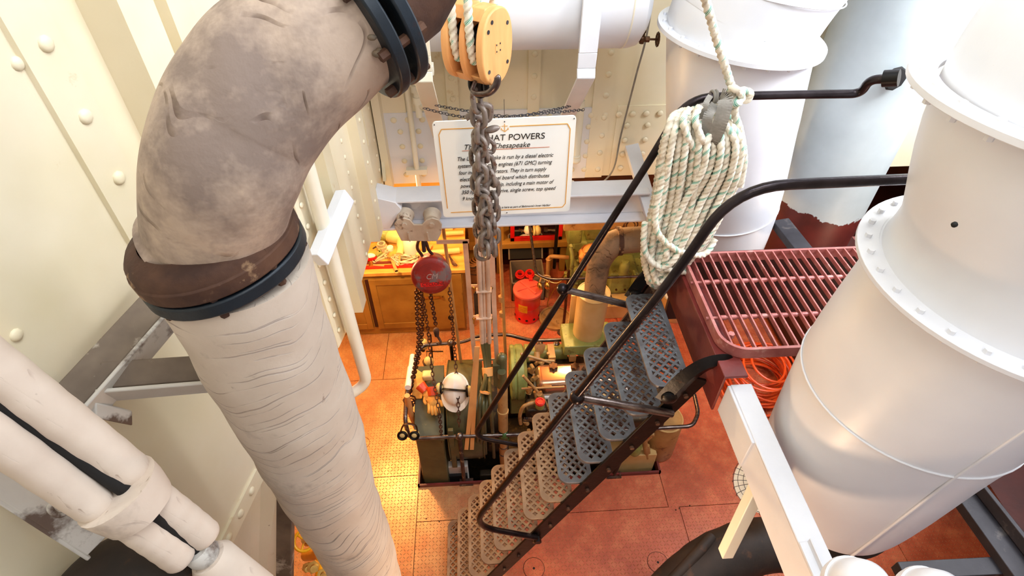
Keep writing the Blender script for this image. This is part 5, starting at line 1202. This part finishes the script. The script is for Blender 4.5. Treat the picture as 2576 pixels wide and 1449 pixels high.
# ================================================================ MAIN ENGINE
t = thing('diesel_engine', 'oily olive diesel engine with bronze rocker cover in the floor pit', 'engine', (.8, 2.7, -.6))
B().box(.34, 1.30, 2.50, 2.90, -.35, .76).build('engine_block', DENG, t, bevel=.02)
B().box(.30, 1.34, 2.46, 2.94, .70, .78).build('cylinder_head', DENG, t, bevel=.01)
rcv = B().rbox(.36, 1.05, 2.53, 2.74, .80, .955, .045, 5).build('rocker_cover', COPP, t); B().box(.35, 1.06, 2.52, 2.75, .785, .81).build('cover_gasket', PLAST, t, bevel=.004)
for px in (1392, 1447):
    q = P(px, 922, z=.97)
    B().tube([q-V((0, 0, .02)), q+V((0, 0, .012))], .03, 24, shape=lambda th, L: 1+.18*math.cos(6*th)).build('star_knob', BRONZ, rcv)
B().tube([P(1326, 890, y=2.95), P(1425, 884, y=2.95)], .062, 24).tube([P(1318, 889, y=2.95), P(1332, 889, y=2.95)], .075, 24).build('exhaust_manifold', GREEN, t)
B().prism([P(1345, 876, y=2.9), P(1372, 874, y=2.9), P(1366, 888, y=2.88), P(1358, 893, y=2.88), P(1350, 888, y=2.88)], (0, .02, .02)).build('lifting_eye', TAN, t)
for x in (1358, 1400): B().sph(P(x, 864, y=2.95), .026, (1, 1, .5), 12).build('core_plug', PIPEW, t)
for x in (.50, .66, .82): B().bar((x, 2.78, .93), (x, 2.92, .93), .05, .06).hexn((x-.03, 2.82, .955), (0, 0, 1), .012, .015).build('manifold_branch', TAN, t)
B().lathe((.165, 2.72, .88), (1, 0, 0), [(.001, 0), (.17, .002), (.21, .01), (.215, .03), (.205, .045), (.215, .055), (.215, .10), (.18, .12), (.12, .13), (.001, .13)], 44).build('blower_housing', GREEN, t)
B().box(.165, .29, 2.60, 2.84, .50, .80).build('housing_leg', GREEN, t, bevel=.01)
b = B(); rnd = random.Random(77)
for i in range(30):
    p = V((rnd.uniform(.30, .40), rnd.uniform(2.46, 2.86), rnd.uniform(.62, .97))); b.cyl(p, p+V((rnd.uniform(-.03, .07), rnd.uniform(-.05, .05), rnd.uniform(-.04, .05))), rnd.uniform(.008, .024), n=10)
b.build('linkage', TAN, t)
for (a, c, r) in (((1316, 945), (1352, 985), .011), ((1330, 905), (1395, 908), .009), ((1312, 978), (1420, 973), .008), ((1360, 985), (1390, 1050), .010), ((1345, 985), (1352, 1010), .013), ((1310, 890), (1385, 912), .010)):
    B().cyl(P(*a, y=2.48), P(*c, y=2.46), r, n=10).build('pipe', TAN, t)
# injection pump side
B().rbox(*(lambda a, c: (a.x, c.x, 2.38, 2.50, a.z, c.z))(P(1322, 1048, y=2.40), P(1376, 1026, y=2.40)), .02).build('injection_pump', DENG, t)
B().tube(bez([P(1310, 1066, y=2.38), P(1308, 1045, y=2.38), P(1318, 1022, y=2.38), P(1345, 1012, y=2.40), P(1358, 1014, y=2.42)], 6), .014, 12).build('fuel_pipe', TAN, t)
q = P(1358, 1022, y=2.38); B().cyl(q, q+V((0, 0, .045)), .034).build('filler_neck', GREEN, t); B().cyl(q+V((0, 0, .045)), q+V((0, 0, .06)), .036).tor(q+V((0, 0, .06)), (0, 0, 1), .026, .006).build('red_cap', RED, t)
for k in range(9):
    px = 1318+k*4.2 if k < 6 else 1364+(k-6)*8; q = P(px, 1058 if k < 6 else 1048, y=2.36)
    B().tube([q+V((.006*math.cos(a*.9), .006*math.sin(a*.9), a*.0035-.02)) for a in range(16)], .0022, 5).build('return_spring', PIPEW, t)
b = B()
for k in range(10):
    p = P(1316+rnd.uniform(0, 60), 1070+rnd.uniform(-4, 22), y=2.40); b.cyl(p, p+V((rnd.uniform(-.04, .04), 0, rnd.uniform(.02, .06))), rnd.uniform(.012, .024), n=10)
b.build('pump_fittings', TAN, t)
q = P(1497, 985, z=.80); B().lathe((q.x, q.y, .74), (0, 0, 1), [(.001, .08), (.10, .08), (.15, .075), (.175, .055), (.18, .03), (.175, .0), (.001, 0)], 40).build('air_cleaner', CRPIPE, t); B().tor((q.x, q.y, .818), (0, 0, 1), .13, .006, 36, 6).build('cleaner_rim', BRASS, t)
# right hand end seen past the ladder
a, c = P(1530, 1160, y=2.38), P(1652, 1138, y=2.38); B().box(a.x, c.x, 2.36, 2.62, a.z-.22, c.z).build('bearer', CRPIPE, t, bevel=.006)
q = P(1596, 1140, y=2.36); B().lathe(q, (0, 0, 1), [(.001, -.01), (.035, 0), (.045, .03), (.045, .13), (.03, .15), (.001, .15)], 24).build('fuel_filter', GREEN, t)
for (a, c, r) in (((1618, 1090), (1628, 1150), .022), ((1640, 1095), (1622, 1110), .016), ((1600, 1095), (1645, 1092), .018), ((1630, 1120), (1634, 1156), .014)): B().cyl(P(*a, y=2.38), P(*c, y=2.38), r, n=12).build('fuel_line', TAN, t)
B().sph(P(1627, 1098, y=2.36), .02, n=10).build('red_tap', RED, t)
for px in (1560, 1575): B().rbox(*(lambda q: (q.x-.03, q.x+.03, 2.35, 2.45, q.z-.05, q.z+.04))(P(px, 1100, y=2.35)), .012).build('oil_cooler_lug', DENG, t)
q = P(1560, 1060, y=2.38); B().rbox(q.x-.2, q.x+.35, 2.36, 2.50, q.z-.12, q.z+.04, .03).build('oil_cooler', DENG, t)
q = P(1675, 1052, z=.45); t2 = thing('orange_drum', 'orange-tan round drum behind the ladder top bracket beside the pit rail', 'drum', (q.x, q.y, 0))
B().lathe((q.x, q.y, 0), (0, 0, 1), [(.001, 0), (.13, 0), (.14, .02), (.14, .44), (.13, .46), (.001, .46)], 36).build('drum_body', TAN, t2); B().tor((q.x, q.y, .455), (0, 0, 1), .133, .007, 36, 6).build('drum_rim', CRPIPE, t2)
# ---- generator
t = thing('generator', 'olive green generator casing under the hard hat at the left of the pit', 'generator', (-.2, 2.68, -.6))
def drum(b, x0, x1, r, y=2.72, z_=.44): return b.lathe((x0, y, z_), (1, 0, 0), [(.001, 0), (r*.8, .002), (r*.97, .012), (r, .03), (r, x1-x0-.03), (r*.97, x1-x0-.01), (.001, x1-x0)], 56)
drum(B(), -.335, -.04, .395).build('stator_drum', DGREEN, t)
drum(B(), -.04, .15, .35).build('drive_end', DENG, t)
B().tor((-.315, 2.72, .44), (1, 0, 0), .396, .005, 56, 6).tor((-.05, 2.72, .44), (1, 0, 0), .396, .005, 56, 6).build('band', DGREEN, t)
B().box(-.31, -.27, 2.33, 2.36, .2, .72).build('vertical_rib', DGREEN, t, bevel=.004)
b = B().hexa([(-.56, 2.33, -.02), (-.345, 2.30, -.02), (-.345, 2.85, -.02), (-.56, 2.85, -.02)], [(-.56, 2.36, .62), (-.345, 2.34, .60), (-.345, 2.85, .82), (-.56, 2.85, .82)]); b.build('terminal_box', DGREEN, t, bevel=.012)
B().hexa([(-.565, 2.345, .62), (-.34, 2.325, .60), (-.34, 2.86, .82), (-.565, 2.86, .82)], [(-.565, 2.345, .635), (-.34, 2.325, .615), (-.34, 2.86, .835), (-.565, 2.86, .835)]).build('box_lid', DGREEN, t, bevel=.004)
B().box(-.30, .15, 2.55, 2.9, -.4, .3).box(-.10, .16, 2.36, 2.42, -.28, .0).build('pedestal', DENG, t, bevel=.01)
B().box(-.555, -.19, 2.36, 2.42, -.30, .16).build('end_plinth', GRIME, t, bevel=.008); B().box(-.50, -.20, 2.335, 2.362, -.18, .06).build('plinth_shadow', VOID, t)  # black slab stands in for the shadow on the plinth
b = B()
for y_ in (2.32,): b.box(-.565, 1.365, 2.32, 2.34, -.10, -.06)
b.build('bed_rail', DENG, t)
# vertical cooling pipe with green valve
t = thing('cooling_pipe', 'upright tan pipe with a green valve ball between generator and engine', 'pipe', (.1, 2.36, -.5))
pp_ = [P(1262, 900, y=2.42), P(1262, 970, y=2.40)]
B().tube(pp_, .036, 20).sph(pp_[0], .036).cyl(P(1262, 935, y=2.36), P(1262, 948, y=2.36), .028).build('green_head', DGREEN, t); B().box(P(1252, 940, y=2.4).x-.03, P(1258, 940, y=2.4).x, 2.38, 2.44, P(1252, 966, y=2.4).z, P(1252, 915, y=2.4).z).build('mounting_plate', DGREEN, t)
B().tube([P(1264, 968, y=2.40), P(1266, 1080, y=2.36)], .036, 24).tube([P(1265, 1032, y=2.375), P(1265, 1037, y=2.374)], .042, 24).build('riser', TAN, t)
B().sph(P(1268, 1094, y=2.34), .034, (1, 1, 1.15)).tor(P(1268, 1102, y=2.34), (0, 0, 1), .034, .005).build('valve_ball', mk('leaf_green_enamel', (.25, .38, .18), None, 5, .3, bump=.1), t)
B().tube(bez([P(1268, 1105, y=2.35), P(1266, 1145, y=2.36), P(1272, 1190, y=2.38)], 5), .032, 20, shape=lambda th, L: 1+.04*math.sin(L*300)).build('lower_hose', TAN, t)
for y in (1120, 1138): B().tor(P(1267, y, y=2.355), (0, -.1, 1), .034, .004, 24, 6).build('hose_clip', PIPEW, t)
# ---- pit rail
t = thing('pit_guard_rail', 'low worn pipe rail running all round the engine pit on ball stanchions', 'guard rail', (.4, 2.33, 0))
fr_ = [P(1046, 1060, y=2.52), P(1024, 1094, y=2.34), P(1050, 1103, y=2.33), P(1156, 1097, y=2.33), P(1420, 1090, y=2.33), P(1640, 1078, y=2.31), P(1742, 1072, y=2.31), P(1757, 1040, y=2.42), P(1745, 985, y=2.62), P(1600, 848, y=3.12)]
B().tube(fillet(fr_[1:], .05, 6), .0155, 14).build('front_rail', PIPEW, t)
B().tube(fillet([fr_[1]+V((.01, .0, 0)), P(1019, 1060, x=-.61), P(1022, 1000, x=-.61), P(1036, 920, x=-.6), P(1062, 868, x=-.52), P(1130, 863, y=3.1), P(1165, 860, y=3.1), P(1208, 843, y=3.15), P(1275, 841, y=3.15), P(1338, 857, y=3.12), P(1610, 849, y=3.12)], .05, 6), .0155, 14).build('rear_rail', PIPEW, t)
B().tube([P(1032, 940, x=-.60), P(1038, 895, x=-.6)], .022, 14).tube([P(1026, 975, x=-.60), P(1033, 925, x=-.6)], .024, 14).build('white_sleeve', PLAST, t)
q = P(1156, 1097, y=2.33); B().sph(q, .032).build('ball_joint', PIPEW, t); B().tube([q, P(1168, 1212, z=0.0)], .0155, 14).build('stanchion', RUST, t); q = P(1172, 1214, z=.0); B().box(q.x-.05, q.x+.06, q.y-.03, q.y+.03, 0, .012).hexn(q+V((.04, 0, .012)), (0, 0, 1), .012, .01).build('foot_plate', RUST, t)
q = P(1134, 862, y=3.1); B().sph(q, .032).build('ball_joint', PIPEW, t); B().tube([q, (q.x, q.y, 0)], .0155, 14).build('stanchion', BLACK, t)
q = P(1537, 852, y=3.12); B().sph(q, .032).build('ball_joint', PIPEW, t); B().tube([q, (q.x, q.y, 0)], .0155, 14).build('stanchion', BLACK, t)
q = P(1600, 1080, y=2.31); g_ = P(1543, 1196, z=0); B().tube([q, g_], .0155, 14).build('stanchion', RUST, t)
b = B().box(g_.x-.06, g_.x+.06, g_.y-.03, g_.y+.03, 0, .014)
for s_ in (-1, 1): b.sph(g_+V((s_*.05, 0, .015)), .022, n=10)
b.build('foot_plate', RUST, t)
# ---- things on and around the generator
q = P(1145, 980, z=.93); t = thing('hard_hat', 'white hard hat with cream ear cups resting on the generator', 'hard hat', (q.x, q.y, .82))
up = V((-.05, -.62, .80)).normalized(); rgt = V((1, -.05, .02)).normalized(); fwd = up.cross(rgt).normalized(); fwd = -fwd if fwd.z > 0 else fwd
R3 = M((rgt, fwd, up)).transposed()
HB = q
b = B(); n = 36; m = 10
for i in range(m+1):
    a = (PI/2)*i/m
    for j in range(n):
        t_ = 2*PI*j/n; v = V((math.cos(t_)*math.cos(a)*.094, math.sin(t_)*math.cos(a)*.118, math.sin(a)*.098))
        rid = 1+.035*math.exp(-(v.x/.012)**2)*(1 if i > 2 else 0); v = v*rid; b.v.append(HB+R3 @ v)
for i in range(m):
    for j in range(n): b.f.append([i*n+j, i*n+(j+1) % n, (i+1)*n+(j+1) % n, (i+1)*n+j]); b.sm.append(True)
b.build('shell', HATM, t)
b = B(); vs = []
for j in range(n):
    t_ = 2*PI*j/n; fr2 = max(0, math.sin(t_)); ro = .010+.038*fr2**1.5
    for (rr2, dz) in ((0, 0), (ro, -.010*fr2), (ro, -.014*fr2-.004), (0, -.006)): vs.append(HB+R3 @ V((math.cos(t_)*(.093+rr2), math.sin(t_)*(.117+rr2), dz)))
b.add(vs, [(4*j+m_, 4*((j+1) % n)+m_, 4*((j+1) % n)+(m_+1) % 4, 4*j+(m_+1) % 4) for j in range(n) for m_ in range(4)]); b.build('brim', HATM, t)
for s_ in (-1, 1):
    e = HB+R3 @ V((s_*.108, .012*s_, .062)); B().sph(e, .042, (.65, .9, 1.05), 14).build('ear_cup', MUFF, t); B().tor(e-R3 @ V((s_*.014, 0, 0)), R3 @ V((1, 0, 0)), .036, .009, 24, 8).build('ear_cushion', BLACK, t)
B().tube([HB+R3 @ V((math.cos(a)*.110, .012*math.cos(a), math.sin(a)*.112)) for a in [PI*k/24 for k in range(3, 22)]], .006, 8, sx=2).build('headband', BLACK, t)
fm = HB+R3 @ V((0, .098, .050)); text('lettering', 'TUG', PALE, t, frame(fm+(R3 @ V((-.022, .014, .006))), rgt, R3 @ V((0, -.5, .8))), .022)
def glove(label, base, dirv, s, cuff, flip=1):
    t = thing('work_glove', label, 'glove', tuple(base)); d = V(dirv).normalized(); n_ = V((0, -.35, .94)); sd_ = d.cross(n_).normalized()*flip; n_ = sd_.cross(d).normalized()*flip
    B().sph(base, .045*s, (1, 1, 1), 14, rot=M((sd_, d*1.15, n_*.55)).transposed()).build('palm', LEATH, t)
    for k in range(4):
        o_ = base+sd_*(k-1.5)*.022*s+d*.035*s; L = (.060, .072, .068, .052)[k]*s
        B().tube(bez([o_-d*.02, o_+d*L*.5+n_*.008, o_+d*L+sd_*(k-1.5)*.004-n_*.006], 5), [.012*s]*9+[.011*s, .006*s], 10).build('finger', LEATH, t)
    o_ = base-sd_*.035*s; B().tube(bez([o_, o_-sd_*.022*s+d*.02*s, o_-sd_*.028*s+d*.05*s], 5), [.013*s]*9+[.012*s, .007*s], 10).build('thumb', LEATH, t)
    B().tube([base-d*.035*s, base-d*.10*s], [.034*s, .044*s], 20, shape=lambda th, L: .75+.25*abs(math.cos(th))).build('cuff', cuff, t)
glove('tan leather work glove, fingers down, left of the hard hat on the generator', P(1090, 1008, z=.86), (.05, -.8, -.45), 1.0, ORANG)
glove('tan leather work glove with orange cuff lying behind the front glove', P(1078, 992, z=.86), (.5, -.5, -.3), .95, ORANG, -1)
o = B().rbox(-.50, -.42, 2.70, 2.77, .84, .90, .015).build('cream_pouch', MUFF); tag(o, 'cream folded pouch behind the leather gloves on the generator', 'pouch')
o = B().hexa([P(1034, 1005, z=.72), P(1062, 1005, z=.72), P(1070, 945, z=.80), P(1048, 930, z=.80)], [P(1034, 1003, z=.76), P(1062, 1003, z=.76), P(1070, 943, z=.84), P(1048, 928, z=.84)]).build('cream_board', PLY, bevel=.004); tag(o, 'pale wooden board leaning inside the left end of the pit rail', 'board')
o = B().tube([P(1024, 995, x=-.585), P(1030, 1030, x=-.59), P(1044, 1072, x=-.6)], [.020, .024, .018], 14).build('wooden_handle', TAPE); tag(o, 'worn wooden handle tied at the left end of the pit rail', 'stick')  # a wooden handle tied at the rail corner
t = thing('ear_defenders', 'dark ear defenders with olive cups hung on the left corner of the pit rail', 'ear defenders', tuple(P(1027, 1090, y=2.30)))
for px, s_ in ((1013, -1), (1043, 1)):
    q = P(px, 1092, y=2.30); B().sph(q, .036, (1, .8, 1)).build('ear_cup', MUFF, t); B().tor(q+V((0, -.02, .01)), (0, -1, .6), .028, .010, 22, 8).build('ear_cushion', BLACK, t)
B().tube(bez([P(1008, 1085, y=2.30), P(1015, 1070, y=2.31), P(1030, 1066, y=2.32), P(1046, 1072, y=2.31), P(1050, 1086, y=2.30)], 5), .006, 8, sx=2).build('headband', BRONZ, t)
q = P(1070, 885, z=.62); t = thing('ear_defenders', 'large cream ear defenders hung on the rear left corner of the pit rail', 'ear defenders', tuple(q))
for dx, dy, dz in ((-.015, .05, .04), (.03, -.09, -.03)):
    e = q+V((dx, dy, dz)); B().sph(e, .055, (.8, .8, 1.05)).build('ear_cup', MUFF, t); B().tor(e+V((-.02, -.01, -.02)), (1, .2, .6), .042, .009, 24, 8).build('ear_cushion', BRONZ, t)
for k, (x0, x1) in enumerate(((1200, 1173), (1201, 1187))):
    o = B().bar(P(x0, 872, y=2.42), P(x1, 1131, y=2.315), .005, .030, (1, 0, 0)).build('tan_lath', TAPE)
    tag(o, ('left' if k == 0 else 'right')+' one of two long perforated tan slats leaning on the front pit rail', 'slat', 'slats leaning on pit rail')
t = thing('shutoff_handle', 'small dark T-shaped valve key standing behind the chain hoist at the pit edge', 'valve key', P(1090, 905, y=3.15))
B().cyl(P(1083, 840, y=3.2), P(1088, 905, y=3.2), .007).build('key_shaft', BRONZ, t); B().cyl(P(1072, 884, y=3.2), P(1115, 884, y=3.2), .006).build('key_bar', BRONZ, t)
# floor discs
for k, (px, py) in enumerate(((1343, 1430), (1655, 1415))):
    q = P(px, py, z=0); t = thing('deck_cover_disc', ('left' if k == 0 else 'right')+' one of two round flush covers in the red floor near bottom edge', 'cover', (q.x, q.y, 0), 'round covers in the floor')
    B().lathe((q.x, q.y, 0), (0, 0, 1), [(.001, .003), (.074, .003), (.0745, .0)], 40).build('disc', FLOOR, t); B().tor((q.x, q.y, .001), (0, 0, 1), .077, .0015, 40, 5).build('joint', VOID, t); B().cyl((q.x, q.y, 0), (q.x, q.y, .0035), .009, n=12).build('key_hole', VOID, t)
for (px, py) in ((1071, 1190), (1068, 1202), (1072, 1305), (1105, 1312), (1709, 1279), (1735, 1272), (1700, 1283)):
    q = P(px, py, z=0); tag(B().cyl(q, q+V((0, 0, .003)), .006, n=10).build('deck_screw', BRONZ), 'small dark countersunk screw in the red floor plates', 'screw', 'deck plate screws')
q = P(912, 1115, z=0); o = B().tor((q.x, q.y, .004), (0, 0, 1), .06, .0012, 30, 5).build('wire_loop', BRONZ); tag(o, 'thin wire loop on the orange floor just right of the wrapped pipe', 'wire')
# ================================================================ LIGHT
w = bpy.data.worlds.new('daylight'); sc.world = w; w.use_nodes = True
w.node_tree.nodes['Background'].inputs[0].default_value = (.82, .90, 1, 1); w.node_tree.nodes['Background'].inputs[1].default_value = .45
def area(name, loc, to, size, power, col, sy=None):
    l = bpy.data.lights.new(name, 'AREA'); l.energy = power; l.color = col; l.size = size
    if sy: l.shape = 'RECTANGLE'; l.size_y = sy
    o = bpy.data.objects.new(name, l); C.objects.link(o); o.location = loc
    o.rotation_euler = (V(to)-V(loc)).to_track_quat('-Z', 'Y').to_euler(); return o
def point(name, loc, power, col, r=.06):
    l = bpy.data.lights.new(name, 'POINT'); l.energy = power; l.color = col; l.shadow_soft_size = r
    o = bpy.data.objects.new(name, l); C.objects.link(o); o.location = loc; return o
area('skylight', (1.6, .8, 6.1), (.8, 1.6, 3), 2.2, 38, (.86, .93, 1))
area('right_wall_fill', (2.95, 1.6, 4.9), (2.85, 3.2, 3.0), .9, 95, (.93, .96, 1))  # added light that burns out the white wall; no door there
area('bulkhead_top_light', (.6, 1.2, 5.9), (.8, 2.9, 3.2), 1.0, 26, (.88, .94, 1))  # area light from above, aimed at the bulkhead
area('left_wall_fill', (.4, -.6, 5.9), (-.8, 1.4, 3.2), 1.2, 17, (1, .93, .82))  # added warm fill that brightens the left wall
WARM = (1, .62, .27)
point('work_lamp_bench', (-.75, 4.2, 2.1), 42, WARM)
point('work_lamp_pit', (-1.1, 3.3, 1.9), 52, WARM)
point('work_lamp_engine', (.75, 3.7, 2.15), 28, WARM)
point('work_lamp_right', (2.3, 1.9, 2.0), 7, (1, .72, .48))
point('work_lamp_stairs', (.3, .6, 1.9), 16, (1, .66, .40))
